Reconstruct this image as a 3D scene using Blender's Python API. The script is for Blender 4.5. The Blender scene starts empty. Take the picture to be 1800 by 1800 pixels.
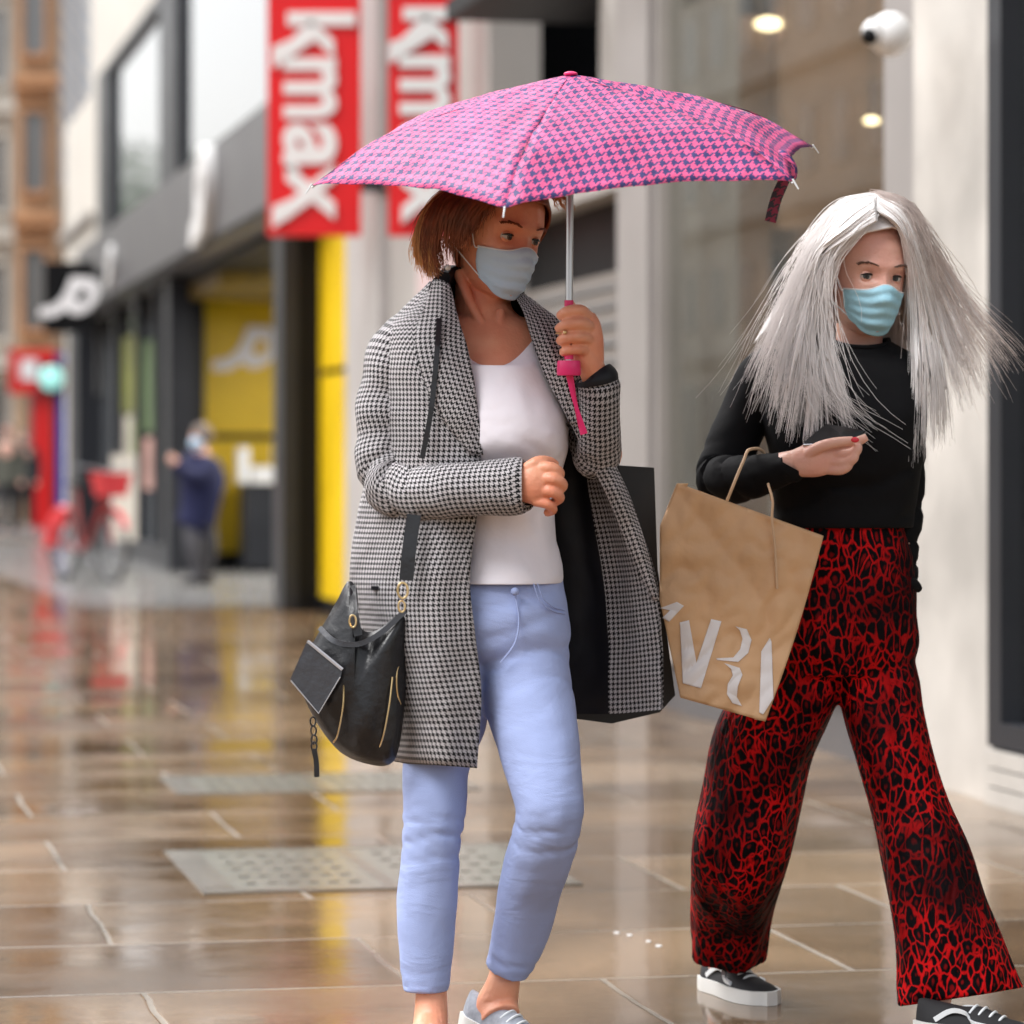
import bpy, math, random
import numpy as np
from mathutils import Vector, Matrix, noise
random.seed(7); rng = np.random.default_rng(7)
R = math.radians
FP, CX, HY, CH = 6000.0, 900.0, 820.0, 1.1      # focal length in photo pixels, principal column, horizon row, camera height
TH = math.atan(1240.0/6000.0)                   # the street runs this far to the left of the view
# ---------------------------------------------------------------- camera, sky, sun, exposure
sc = bpy.context.scene
cam = bpy.data.objects.new('camera', bpy.data.cameras.new('camera'))
sc.collection.objects.link(cam); sc.camera = cam
cam.location = (0, 0, CH); cam.rotation_euler = (R(90), 0, 0)
cam.data.sensor_width = 36; cam.data.lens = 120; cam.data.shift_y = -80.0/1800.0
cam.data.clip_end = 2000
cam.data.dof.use_dof = True; cam.data.dof.focus_distance = 6.4; cam.data.dof.aperture_fstop = 3.3
w = bpy.data.worlds.new('World'); sc.world = w; w.use_nodes = True
nt = w.node_tree; nt.nodes.clear()
sky = nt.nodes.new('ShaderNodeTexSky'); sky.sky_type = 'NISHITA'; sky.sun_disc = False
sky.sun_elevation = R(52); sky.sun_rotation = R(-50); sky.dust_density = 4; sky.air_density = 1
hs = nt.nodes.new('ShaderNodeHueSaturation'); hs.inputs['Saturation'].default_value = 0.22
bg = nt.nodes.new('ShaderNodeBackground'); bg.inputs[1].default_value = 0.15
ow = nt.nodes.new('ShaderNodeOutputWorld')
nt.links.new(sky.outputs[0], hs.inputs['Color']); nt.links.new(hs.outputs[0], bg.inputs[0]); nt.links.new(bg.outputs[0], ow.inputs[0])
sun = bpy.data.objects.new('sun', bpy.data.lights.new('sun', 'SUN')); sc.collection.objects.link(sun)
sun.data.energy = 1.7; sun.data.angle = R(35); sun.data.color = (1, .985, .965)
sun.rotation_euler = (R(38), 0, R(-50))
sc.view_settings.view_transform = 'Standard'; sc.view_settings.look = 'None'
sc.view_settings.exposure = 1.05; sc.view_settings.gamma = 1
sc.cycles.use_denoising = True
sc.cycles.max_bounces = 8; sc.cycles.transparent_max_bounces = 24; sc.cycles.caustics_reflective = False; sc.cycles.caustics_refractive = False

# ---------------------------------------------------------------- helpers
col = sc.collection
MATS = {}; INV = {}
def P(px, py, D):            # a pixel of the photograph at a depth of D metres
    return Vector(((px-CX)/FP*D, D, CH-(py-HY)/FP*D))
def S(x, y, z):              # street frame: x = metres to the right of the kerb line, y = along the street
    c, s = math.cos(TH), math.sin(TH)
    return Vector((x*c-y*s, x*s+y*c, z))
def SU(px, v=3.8):           # along-street distance where column px meets the plane x = v
    a = (px-CX)/FP; c, s = math.cos(TH), math.sin(TH)
    D = v/(c*a+s); return D*(c-s*a)
def SZ(px, py, v=3.8):
    a = (px-CX)/FP; c, s = math.cos(TH), math.sin(TH)
    D = v/(c*a+s); return CH-(py-HY)/FP*D
def cr(pts, m):              # Catmull-Rom through pts, m samples a segment
    p = np.array(pts, float); p = np.vstack([2*p[0]-p[1], p, 2*p[-1]-p[-2]])
    out = []
    for i in range(1, len(p)-2):
        for k in range(m):
            t = k/m
            out.append(.5*((2*p[i])+(-p[i-1]+p[i+1])*t+(2*p[i-1]-5*p[i]+4*p[i+1]-p[i+2])*t*t+(-p[i-1]+3*p[i]-3*p[i+1]+p[i+2])*t**3))
    out.append(p[-2]); return np.array(out)
def nz(x, y=0., z=0.): return noise.noise(Vector((x, y, z)))

class MB:
    def __init__(s): s.v = []; s.f = []; s.uv = []; s.mi = []
    def face(s, idx, uv=None, mi=0):
        s.f.append(tuple(idx)); s.uv.append(uv if uv is not None else [(0., 0.)]*len(idx)); s.mi.append(mi)
    def grid(s, G, closed=False, mi=None, uvo=(0, 0), flip=False):   # G[i][j] points, uv in metres
        G = [[Vector(p) for p in r] for r in G]; b = len(s.v); n = len(G[0]); m = len(G)
        for r in G: s.v += r
        k = n if closed else n-1
        vv = [0.]
        for i in range(1, m): vv.append(vv[-1]+sum((G[i][j]-G[i-1][j]).length for j in range(0, n, max(1, n//6)))/len(range(0, n, max(1, n//6))))
        uu = []
        for r in G:
            a = [0.]
            for j in range(1, n+1): a.append(a[-1]+(r[j % n]-r[j-1]).length)
            uu.append(a)
        mid = [u[n//2] for u in uu]
        for i in range(m-1):
            for j in range(k):
                q = [b+i*n+j, b+i*n+(j+1) % n, b+(i+1)*n+(j+1) % n, b+(i+1)*n+j]
                u = [(uvo[0]+uu[i][j]-mid[i], uvo[1]+vv[i]), (uvo[0]+uu[i][j+1]-mid[i], uvo[1]+vv[i]), (uvo[0]+uu[i+1][j+1]-mid[i+1], uvo[1]+vv[i+1]), (uvo[0]+uu[i+1][j]-mid[i+1], uvo[1]+vv[i+1])]
                if flip: q.reverse(); u.reverse()
                s.face(q, u, (mi(i, j) if callable(mi) else (mi or 0)))
        return b, m, n
    def loft(s, G, cap=True, mi=0):
        b, m, n = s.grid(G, closed=True, mi=mi)
        if cap:
            s.face([b+j for j in range(n)][::-1]); s.face([b+(m-1)*n+j for j in range(n)])
    def limb(s, pts, D0, n=20, m=6, fold=None, cap=True, ax=(0, 1, 0)):
        # pts: (px, py, dD, r_px [, depth ratio]); rings square to the path
        q = cr([(p[0], p[1], p[2], p[3], p[4] if len(p) > 4 else 1.) for p in pts], m)
        C = [P(a[0], a[1], D0+a[2]) for a in q]; G = []
        for i, c in enumerate(C):
            T = (C[min(i+1, len(C)-1)]-C[max(i-1, 0)]).normalized()
            A = Vector(ax); N = T.cross(A)
            if N.length < .05: N = T.cross(Vector((1, 0, 0)))
            N.normalize(); B = N.cross(T).normalized()
            r = q[i][3]*(D0+q[i][2])/FP; ring = []
            for j in range(n):
                t = 2*math.pi*j/n; rr = r
                e = fold(i/(len(C)-1), t) if fold else 0
                ring.append(c+N*(rr+e)*math.cos(t)+B*(rr*q[i][4]+e)*math.sin(t))
            G.append(ring)
        s.loft(G, cap)
    def sil(s, rows, D0, n=48, m=6, pw=2.3, fold=None, cap=True, tilt=None):
        # rows: (py, left px, right px, dD, half depth in metres) - rings level with the ground
        q = cr(rows, m); G = []
        for i, a in enumerate(q):
            py, xl, xr, dD, hd = a; cx = (xl+xr)/2; ra = (xr-xl)/2; ring = []
            for j in range(n):
                t = 2*math.pi*j/n; c_, s_ = math.cos(t), math.sin(t)
                x = math.copysign(abs(c_)**(2/pw), c_); y = math.copysign(abs(s_)**(2/pw), s_)
                e = fold(py, t) if fold else 0
                pyo = py+(tilt(py, t) if tilt else 0)
                ring.append(P(cx+(ra)*x, pyo, D0+dD)+Vector((x*e, y*(hd+e), 0)))
            G.append(ring)
        s.loft(G, cap)
    def sphere(s, c, r, n=14, m=9, M=None):
        c = Vector(c); r = Vector(r) if hasattr(r, '__len__') else Vector((r, r, r)); G = []
        for i in range(m+1):
            ph = math.pi*(i+.02*(i == 0)-.02*(i == m))/m; G.append([])
            for j in range(n):
                t = 2*math.pi*j/n
                p = Vector((r.x*math.sin(ph)*math.cos(t), r.y*math.sin(ph)*math.sin(t), r.z*math.cos(ph)))
                G[-1].append(c+(M @ p if M else p))
        s.loft(G)
    def tube(s, pts, r, n=8, m=1, cap=True):
        pts = [Vector(p) for p in pts]
        if m > 1: pts = [Vector(p) for p in cr(pts, m)]
        k = len(pts); rr = r if hasattr(r, '__len__') else [r]*k
        if len(rr) != k: rr = list(np.interp(np.linspace(0, 1, k), np.linspace(0, 1, len(rr)), rr))
        G = []; N = None
        for i, c in enumerate(pts):
            T = (pts[min(i+1, k-1)]-pts[max(i-1, 0)]).normalized()
            if N is None:
                N = T.orthogonal().normalized()
            N = (N-T*N.dot(T)).normalized(); B = T.cross(N)
            G.append([c+(N*math.cos(2*math.pi*j/n)+B*math.sin(2*math.pi*j/n))*rr[i] for j in range(n)])
        s.loft(G, cap)
    def ribbon(s, pts, wpx, th=.003, D0=0, side=(0, 1, 0)):    # flat strap, pts (px,py,dD), width in px across the view
        q = [P(a[0], a[1], D0+a[2]) for a in cr(pts, 8)]; G = []
        for i, c in enumerate(q):
            T = (q[min(i+1, len(q)-1)]-q[max(i-1, 0)]).normalized(); N = T.cross(Vector(side)).normalized(); B = N.cross(T)
            h = wpx/2*D0/FP; G.append([c+N*h+B*th/2, c-N*h+B*th/2, c-N*h-B*th/2, c+N*h-B*th/2])
        s.loft(G)
    def hexa(s, p):      # 8 corners: bottom 4, top 4
        b = len(s.v); s.v += [Vector(a) for a in p]
        for f in ((3, 2, 1, 0), (4, 5, 6, 7), (0, 1, 5, 4), (1, 2, 6, 5), (2, 3, 7, 6), (3, 0, 4, 7)):
            q = [Vector(p[i]) for i in f]; e = (q[1]-q[0]).normalized(); nrm = (q[1]-q[0]).cross(q[3]-q[0]).normalized(); h = nrm.cross(e)
            s.face([b+i for i in f], [((a-q[0]).dot(e), (a-q[0]).dot(h)) for a in q])
    def box(s, x0, x1, y0, y1, z0, z1):     # street frame
        s.hexa([S(x0, y0, z0), S(x1, y0, z0), S(x1, y1, z0), S(x0, y1, z0), S(x0, y0, z1), S(x1, y0, z1), S(x1, y1, z1), S(x0, y1, z1)])
    def wbox(s, x0, x1, y0, y1, z0, z1):    # world frame
        s.hexa([(x0, y0, z0), (x1, y0, z0), (x1, y1, z0), (x0, y1, z0), (x0, y0, z1), (x1, y0, z1), (x1, y1, z1), (x0, y1, z1)])
    def prism(s, poly, off):     # polygon of points extruded by the vector off
        poly = [Vector(p) for p in poly]; off = Vector(off); b = len(s.v); n = len(poly)
        s.v += poly+[p+off for p in poly]
        s.face(range(b, b+n)); s.face(list(range(b+n, b+2*n))[::-1])
        for i in range(n): s.face([b+i, b+n+i, b+n+(i+1) % n, b+(i+1) % n])
    def pillow(s, poly, D0, front, back, c=None, rings=9, fold=None, sub=6):   # outline in px, swollen towards and away from the camera
        o = cr(list(poly)+[poly[0]], sub)[:-1]; c = c or tuple(o.mean(0)[:2]); n = len(o)
        for sgn, dep in ((-1, front), (1, back)):
            G = []
            for k in range(rings+1):
                t = k/rings*.995; h = math.sqrt(max(0, 1-(1-t)**2.2)); ring = []
                for j in range(n):
                    px = o[j][0]+(c[0]-o[j][0])*t; py = o[j][1]+(c[1]-o[j][1])*t
                    e = fold(px, py)*h if fold else 0
                    ring.append(P(px, py, D0)+Vector((0, sgn*(dep*h+e), 0)))
                G.append(ring)
            b, m_, n_ = s.grid(G, closed=True, flip=sgn > 0)
            s.face([b+rings*n+j for j in range(n)])
    def mesh(s, me, M):          # append a mesh
        b = len(s.v); s.v += [M @ v.co for v in me.vertices]
        for p in me.polygons: s.face([b+i for i in p.vertices])
    def build(s, name, m, parent=None, smooth=True, loc=None, rotz=0, weld=False):
        if parent is None:
            if loc is None:
                a = np.array([tuple(v) for v in s.v]); loc = Vector(((a[:, 0].min()+a[:, 0].max())/2, (a[:, 1].min()+a[:, 1].max())/2, a[:, 2].min()))
            M = Matrix.Translation(Vector(loc)) @ Matrix.Rotation(rotz, 4, 'Z')
        else: M = INV[parent.name].inverted()
        I = M.inverted(); me = bpy.data.meshes.new(name)
        me.from_pydata([tuple(I @ v) for v in s.v], [], s.f)
        uvl = me.uv_layers.new(name='UVMap'); flat = [c for f in s.uv for u in f for c in u]
        uvl.data.foreach_set('uv', flat)
        for a in (m if isinstance(m, (list, tuple)) else [m]): me.materials.append(a)
        me.polygons.foreach_set('material_index', s.mi)
        me.polygons.foreach_set('use_smooth', [bool(smooth)]*len(me.polygons)); me.update()
        o = bpy.data.objects.new(name, me); col.objects.link(o)
        if parent is not None: o.parent = parent; INV[o.name] = INV[parent.name]
        else: o.location = loc; o.rotation_euler = (0, 0, rotz); INV[o.name] = I
        if smooth and smooth != 'full':
            try: me.set_sharp_from_angle(angle=R(50))
            except Exception: pass
        return o
def tag(o, label=None, cat=None, group=None, kind=None):
    if label: o['label'] = label
    if cat: o['category'] = cat
    if group: o['group'] = group
    if kind: o['kind'] = kind
    return o
def thing(name, label, cat, loc, rotz=0, group=None):
    o = bpy.data.objects.new(name, None); col.objects.link(o); o.empty_display_size = .1
    o.location = loc; o.rotation_euler = (0, 0, rotz)
    INV[o.name] = (Matrix.Translation(Vector(loc)) @ Matrix.Rotation(rotz, 4, 'Z')).inverted()
    return tag(o, label, cat, group)
def part(name, mb, m, parent, smooth=True, label=None):
    o = mb.build(name, m, parent, smooth)
    if label: o['label'] = label
    return o
def remesh(mb, name, m, parent, voxel=.003, it=3):
    me = bpy.data.meshes.new('tmp'); me.from_pydata([tuple(v) for v in mb.v], [], mb.f); me.update()
    o = bpy.data.objects.new('tmp', me); col.objects.link(o)
    a = o.modifiers.new('r', 'REMESH'); a.mode = 'VOXEL'; a.voxel_size = voxel
    b = o.modifiers.new('s', 'SMOOTH'); b.iterations = it; b.factor = .5
    dg = bpy.context.evaluated_depsgraph_get(); dg.update()
    r = bpy.data.meshes.new_from_object(o.evaluated_get(dg)); r.name = name
    bpy.data.objects.remove(o); r.transform(INV[parent.name])
    r.materials.clear(); r.materials.append(m)
    r.polygons.foreach_set('use_smooth', [True]*len(r.polygons))
    ob = bpy.data.objects.new(name, r); col.objects.link(ob); ob.parent = parent; INV[ob.name] = INV[parent.name]
    return ob
def text_mesh(body, size, ext, off=0.):
    cu = bpy.data.curves.new('t', 'FONT'); cu.body = body; cu.size = size; cu.extrude = ext; cu.offset = off; cu.align_x = 'CENTER'; cu.align_y = 'CENTER'
    o = bpy.data.objects.new('t', cu); col.objects.link(o); dg = bpy.context.evaluated_depsgraph_get(); dg.update()
    me = bpy.data.meshes.new_from_object(o.evaluated_get(dg)); bpy.data.objects.remove(o); return me

# ---------------------------------------------------------------- materials
def N_(t, k, **kw):
    n = t.nodes.new('ShaderNode'+k)
    for a, b in kw.items():
        if a in n.inputs: n.inputs[a].default_value = b
        else: setattr(n, a, b)
    return n
def mth(t, op, a, b=None, c=None):
    n = t.nodes.new('ShaderNodeMath'); n.operation = op
    for i, x in enumerate((a, b, c)):
        if x is None: continue
        if hasattr(x, 'links') or hasattr(x, 'is_output'): t.links.new(x, n.inputs[i])
        else: n.inputs[i].default_value = x
    return n.outputs[0]
def mixc(t, fac, a, b, mode='MIX'):
    n = t.nodes.new('ShaderNodeMix'); n.data_type = 'RGBA'; n.blend_type = mode
    for s_, x in ((0, fac), (6, a), (7, b)):
        if hasattr(x, 'is_output'): t.links.new(x, n.inputs[s_])
        else: n.inputs[s_].default_value = x if s_ == 0 else (tuple(x)+(1,))[:4]
    return n.outputs[2]
def ramp(t, x, stops):
    n = t.nodes.new('ShaderNodeValToRGB'); e = n.color_ramp.elements
    while len(e) < len(stops): e.new(.5)
    for i, (p, c) in enumerate(stops): e[i].position = p; e[i].color = (tuple(c)+(1,))[:4] if hasattr(c, '__len__') else (c, c, c, 1)
    t.links.new(x, n.inputs[0]); return n.outputs[0]
def mat(name, c=(.5, .5, .5), rough=.5, metal=0., var=0., vs=5., bump=0., bs=40., coat=0., em=None, es=1., spec=.5, sheen=0., sss=0., alpha=1., vscale=(1, 1, 1), coord='Object', ior=None):
    m = bpy.data.materials.new(name); m.use_nodes = True; t = m.node_tree; b = t.nodes['Principled BSDF']
    b.inputs['Base Color'].default_value = tuple(c)+(1,); b.inputs['Roughness'].default_value = rough; b.inputs['Metallic'].default_value = metal
    b.inputs['Specular IOR Level'].default_value = spec; b.inputs['Coat Weight'].default_value = coat; b.inputs['Sheen Weight'].default_value = sheen
    if ior: b.inputs['IOR'].default_value = ior
    if sss:
        b.inputs['Subsurface Weight'].default_value = sss; b.inputs['Subsurface Radius'].default_value = (1, .35, .2); b.inputs['Subsurface Scale'].default_value = .01
    if em: b.inputs['Emission Color'].default_value = tuple(em)+(1,); b.inputs['Emission Strength'].default_value = es
    tc = t.nodes.new('ShaderNodeTexCoord'); mp = t.nodes.new('ShaderNodeMapping'); mp.inputs['Scale'].default_value = vscale
    t.links.new(tc.outputs[coord], mp.inputs[0])
    if var:
        n = N_(t, 'TexNoise', Scale=vs, Detail=5.); t.links.new(mp.outputs[0], n.inputs['Vector'])
        r_ = ramp(t, n.outputs[0], [(.3, 1-var), (.7, 1+var*.4)])
        t.links.new(mixc(t, 1., tuple(c), r_, 'MULTIPLY'), b.inputs['Base Color'])
        t.links.new(mth(t, 'MULTIPLY_ADD', n.outputs[0], rough*.5, rough*.75), b.inputs['Roughness'])
    if bump:
        n = N_(t, 'TexNoise', Scale=bs, Detail=4.); t.links.new(mp.outputs[0], n.inputs['Vector'])
        bp = N_(t, 'Bump', Strength=bump, Distance=.01); t.links.new(n.outputs[0], bp.inputs['Height']); t.links.new(bp.outputs[0], b.inputs['Normal'])
    MATS[name] = m; return m
def bsdf(m): return m.node_tree.nodes['Principled BSDF']
def hound(t, period, swap=False):     # woven houndstooth from the surface's own metres; returns 0/1
    tc = t.nodes.new('ShaderNodeTexCoord'); sp = t.nodes.new('ShaderNodeSeparateXYZ'); t.links.new(tc.outputs['UV'], sp.inputs[0])
    k = 8./period
    X = mth(t, 'FLOOR', mth(t, 'MULTIPLY_ADD', sp.outputs[0], k, 8000.)); Y = mth(t, 'FLOOR', mth(t, 'MULTIPLY_ADD', sp.outputs[1], k, 8000.))
    wx = mth(t, 'LESS_THAN', mth(t, 'MODULO', X, 8.), 3.5); wy = mth(t, 'LESS_THAN', mth(t, 'MODULO', Y, 8.), 3.5)
    top = mth(t, 'LESS_THAN', mth(t, 'MODULO', mth(t, 'ADD', X, Y), 4.), 1.5)
    return mth(t, 'ADD', mth(t, 'MULTIPLY', wx, top), mth(t, 'MULTIPLY', wy, mth(t, 'SUBTRACT', 1., top)))
def hound_mat(name, period, ca, cb, rough, bump=.3, sheen=.0, transl=0., spec=.5):
    m = mat(name, ca, rough, sheen=sheen, spec=spec); t = m.node_tree; h = hound(t, period)
    tc = t.nodes.new('ShaderNodeTexCoord'); n = N_(t, 'TexNoise', Scale=9., Detail=4.); t.links.new(tc.outputs['Object'], n.inputs['Vector'])
    c = mixc(t, h, ca, cb); c = mixc(t, 1., c, ramp(t, n.outputs[0], [(.3, .85), (.7, 1.1)]), 'MULTIPLY')
    t.links.new(c, bsdf(m).inputs['Base Color'])
    n2 = N_(t, 'TexNoise', Scale=22., Detail=3.); t.links.new(tc.outputs['Object'], n2.inputs['Vector'])
    bp = N_(t, 'Bump', Strength=bump, Distance=.02); t.links.new(n2.outputs[0], bp.inputs['Height']); t.links.new(bp.outputs[0], bsdf(m).inputs['Normal'])
    if transl:
        tr = N_(t, 'BsdfTranslucent'); t.links.new(c, tr.inputs[0]); ms = N_(t, 'MixShader'); ms.inputs[0].default_value = transl
        o = t.nodes['Material Output']; t.links.new(bsdf(m).outputs[0], ms.inputs[1]); t.links.new(tr.outputs[0], ms.inputs[2]); t.links.new(ms.outputs[0], o.inputs[0])
    return m
def glass_mat(name, tint, ior, rough=.01):
    m = bpy.data.materials.new(name); m.use_nodes = True; t = m.node_tree; t.nodes.clear()
    tr = N_(t, 'BsdfTransparent'); tr.inputs[0].default_value = tuple(tint)+(1,); gl = N_(t, 'BsdfGlossy', Roughness=rough); ge = N_(t, 'NewGeometry'); vd = t.nodes.new('ShaderNodeVectorMath'); vd.operation = 'DOT_PRODUCT'; t.links.new(ge.outputs['Normal'], vd.inputs[0]); t.links.new(ge.outputs['Incoming'], vd.inputs[1])
    fr = mth(t, 'MULTIPLY_ADD', mth(t, 'POWER', mth(t, 'SUBTRACT', 1., mth(t, 'ABSOLUTE', vd.outputs['Value'])), 4.), ior, .04)
    mx = N_(t, 'MixShader'); o = N_(t, 'OutputMaterial')
    t.links.new(fr, mx.inputs[0]); t.links.new(tr.outputs[0], mx.inputs[1]); t.links.new(gl.outputs[0], mx.inputs[2]); t.links.new(mx.outputs[0], o.inputs[0])
    return m
# ================================================================ SETTING
V = 3.8
M_stone = mat('pale_stone', (.54, .515, .48), .55, var=.30, vs=1.9, bump=.15, bs=30)
M_cream = mat('cream_stone', (.66, .62, .56), .6, var=.12, vs=1.2, bump=.1)
M_grey = mat('grey_cladding', (.105, .102, .108), .4, var=.1, vs=2)
M_dgrey = mat('charcoal_metal', (.022, .024, .030), .4, var=.15, vs=3, spec=.3)
M_black = mat('black_metal', (.005, .005, .006), .5, spec=.15)
M_taupe = mat('taupe_metal', (.30, .28, .27), .4, var=.1, vs=2)
M_beige = mat('beige_wall', (.40, .38, .36), .6, var=.12, vs=1.5)
M_yellow = mat('yellow_panel', (.86, .58, .004), .4, var=.12, vs=1.5)
M_red = mat('red_banner', (.72, .006, .010), .4, var=.06, vs=2)
M_white = mat('white_lettering', (.8, .8, .8), .45)
M_pane = mat('mirror_pane', (.10, .11, .12), .03, ior=3.8, var=.05)
M_glass = glass_mat('shop_glass', (.88, .90, .88), .8)
M_conc = mat('pale_concrete', (.25, .245, .24), .16, var=.15, vs=1.2, bump=.2, bs=12)

# ---- wet paving
gm = mat('wet_paving', (.2, .15, .1), .1); t = gm.node_tree; b = bsdf(gm)
tc = t.nodes.new('ShaderNodeTexCoord')
br = N_(t, 'TexBrick', Scale=1.); br.offset = .42; br.inputs['Brick Width'].default_value = .98; br.inputs['Row Height'].default_value = .735
br.inputs['Mortar Size'].default_value = .010; br.inputs['Mortar Smooth'].default_value = .6; br.inputs['Bias'].default_value = -.1
mpb = N_(t, 'Mapping'); mpb.inputs['Location'].default_value = (.28, .20, 0); t.links.new(tc.outputs['Object'], mpb.inputs[0])
nw = N_(t, 'TexNoise', Scale=3., Detail=2.); t.links.new(tc.outputs['Object'], nw.inputs['Vector'])
vm = t.nodes.new('ShaderNodeVectorMath'); vm.operation = 'MULTIPLY_ADD'; vm.inputs[1].default_value = (.022, .022, 0); t.links.new(nw.outputs['Color'], vm.inputs[0]); t.links.new(mpb.outputs[0], vm.inputs[2])
t.links.new(vm.outputs[0], br.inputs['Vector'])
br.inputs['Color1'].default_value = (.115, .07, .038, 1); br.inputs['Color2'].default_value = (.255, .175, .11, 1); br.inputs['Mortar'].default_value = (.20, .175, .145, 1)
n1 = N_(t, 'TexNoise', Scale=1.7, Detail=8.); t.links.new(tc.outputs['Object'], n1.inputs['Vector'])
n2 = N_(t, 'TexNoise', Scale=55., Detail=4.); t.links.new(tc.outputs['Object'], n2.inputs['Vector'])
c = mixc(t, 1., br.outputs['Color'], ramp(t, n1.outputs[0], [(.3, (.62, .60, .56)), (.7, (1.45, 1.42, 1.35))]), 'MULTIPLY')
c = mixc(t, 1., c, ramp(t, n2.outputs[0], [(.35, .82), (.65, 1.15)]), 'MULTIPLY')
t.links.new(c, b.inputs['Base Color'])
n3 = N_(t, 'TexNoise', Scale=.8, Detail=5., Roughness=.65); t.links.new(tc.outputs['Object'], n3.inputs['Vector'])
wet = ramp(t, n3.outputs[0], [(.40, 0.), (.60, 1.)])
rg = mth(t, 'MULTIPLY_ADD', wet, .17, .022)
rg = mth(t, 'MAXIMUM', rg, mth(t, 'MULTIPLY', br.outputs['Fac'], mth(t, 'MULTIPLY_ADD', n1.outputs[0], .7, -.02)))
t.links.new(rg, b.inputs['Roughness']); b.inputs['IOR'].default_value = 1.45; b.inputs['Specular IOR Level'].default_value = .5
n4 = N_(t, 'TexNoise', Scale=5., Detail=3.); t.links.new(tc.outputs['Object'], n4.inputs['Vector'])
hgt = mth(t, 'ADD', mth(t, 'MULTIPLY', n4.outputs[0], mth(t, 'MULTIPLY_ADD', wet, .11, .018)), mth(t, 'MULTIPLY', mth(t, 'MULTIPLY', n2.outputs[0], .03), mth(t, 'ADD', wet, .06)))
hgt = mth(t, 'SUBTRACT', hgt, mth(t, 'MULTIPLY', br.outputs['Fac'], .12))
bp = N_(t, 'Bump', Strength=.32, Distance=.02); t.links.new(hgt, bp.inputs['Height']); t.links.new(bp.outputs[0], b.inputs['Normal'])
g = MB(); g.v = [S(-400, -60, 0), S(400, -60, 0), S(400, 900, 0), S(-400, 900, 0)]; g.face([0, 1, 2, 3])
tag(g.build('pavement', gm, loc=(0, 0, 0), rotz=TH), kind='structure')
# road beyond the end of the pavement, a sheet on top
M_road = mat('wet_asphalt', (.13, .13, .13), .25, var=.2, vs=1.5, bump=.2, bs=20)
g = MB(); g.box(-60, 9, 50, 53, .002, .06); tag(g.build('kerb', M_conc, smooth=False), kind='structure')
g = MB(); g.v = [S(-200, 53, .006), S(12, 53, .006), S(12, 68, .006), S(-200, 68, .006)]; g.face([0, 1, 2, 3]); tag(g.build('road', M_road), kind='structure')
# pale concrete apron in front of the sports shop doorway
g = MB(); g.v = [S(2.1, 26.6, .004), S(7.8, 26.6, .004), S(7.8, 49.5, .004), S(1.6, 49.5, .004)]; g.face([0, 1, 2, 3]); tag(g.build('doorway_paving', M_conc), kind='structure')

# service covers set in the paving
M_cframe = mat('cover_frame', (.17, .155, .13), .22, var=.35, vs=9)
M_logo = mat('bright_white_logo', (.95, .94, .96), .5)
M_cover = mat('cover_plate', (.20, .20, .17), .22, var=.2, vs=8); t = M_cover.node_tree
def cover(u0, u1, v0, v1, lab):
    th_ = thing('service_cover', lab, 'manhole cover', S((v0+v1)/2, (u0+u1)/2, 0), TH, 'service covers in the paving')
    f = MB(); w_ = .05
    f.box(v0, v1, u0, u0+w_, .001, .004); f.box(v0, v1, u1-w_, u1, .001, .004); f.box(v0, v0+.09, u0+w_, u1-w_, .001, .004); f.box(v1-w_, v1, u0+w_, u1-w_, .001, .004)
    f.box((v0+v1)/2-.02, (v0+v1)/2+.02, u0+w_, u1-w_, .001, .004)
    part('frame', f, M_cframe, th_, False)
    s_ = MB(); nv = int((v1-v0-.2)/.055)
    for k in range(5):
        u = u0+.1+(u1-u0-.2)*(k+.5)/5
        for j in range(nv):
            x = v0+.13+j*.055; 
            if abs(x-(v0+v1)/2) > .05: s_.box(x, x+.028, u-.012, u+.012, .0031, .0055)
    k_ = len(s_.f); s_.mi = [1]*k_; s_.box(v0+.09, (v0+v1)/2-.02, u0+w_, u1-w_, .001, .003); s_.box((v0+v1)/2+.02, v1-w_, u0+w_, u1-w_, .001, .003); part('plate', s_, [M_cover, M_cframe], th_, False)
cover(8.75, 9.75, 1.0, 2.0, 'pale framed cover plate with rows of dots left of the front woman\'s shins')
cover(11.4, 12.1, 1.22, 2.25, 'further pale cover plate under the dangling black bag tassel')
# ================================================================ BUILDINGS
def Q(mb, u0, u1, z0, z1, v0=None, v1=None):   # slab in the facade
    mb.box(V if v0 is None else v0, V+.3 if v1 is None else v1, u0, u1, z0, z1)
# ---- stone fronted shop on the right
uA, uB, uC, uD = SU(1745), SU(1605), SU(1535), SU(1150)
bR = thing('stone_shop_building', 'pale stone shopfront with large dark framed windows at the right edge', 'building', S(V+1, 9, 0), TH)
g = MB(); Q(g, uA, uB, 0, 9); Q(g, 4, uD+.9, 5.0, 9, V, V+.3); part('stone_pier', g, M_stone, bR, False)
g = MB()
for k in range(3): Q(g, 4, uA-.004, .0+k*.062, .055+k*.062, V-.03, V+.3)
part('plinth', g, M_stone, bR, False)
g = MB(); Q(g, 4, uA-.005, .19, .27, V-.02, V+.2); Q(g, uA-.13, uA-.005, .27, 4.99, V-.02, V+.2); Q(g, 4, uA-.13, 4.9, 4.99, V-.02, V+.2); fr = part('window_frame', g, M_dgrey, bR, False)
g = MB(); Q(g, 4, uA-.13, .27, 4.9, V+.05, V+.07); part('pane', g, M_glass, fr, False)
g = MB(); Q(g, uB+.004, uC, 0, 4.99, V+.04, V+.35); part('metal_pier', g, M_taupe, bR, False)
g = MB(); Q(g, uC+.004, uD, 0, .22, V+.03, V+.3); part('stall_riser', g, M_grey, bR, False)
g = MB(); Q(g, uC+.004, uD, .22, .28, V+.0, V+.2); Q(g, uD-.08, uD, .28, 4.9, V, V+.2); Q(g, uC+.004, uD, 4.9, 4.99, V, V+.2)
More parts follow.
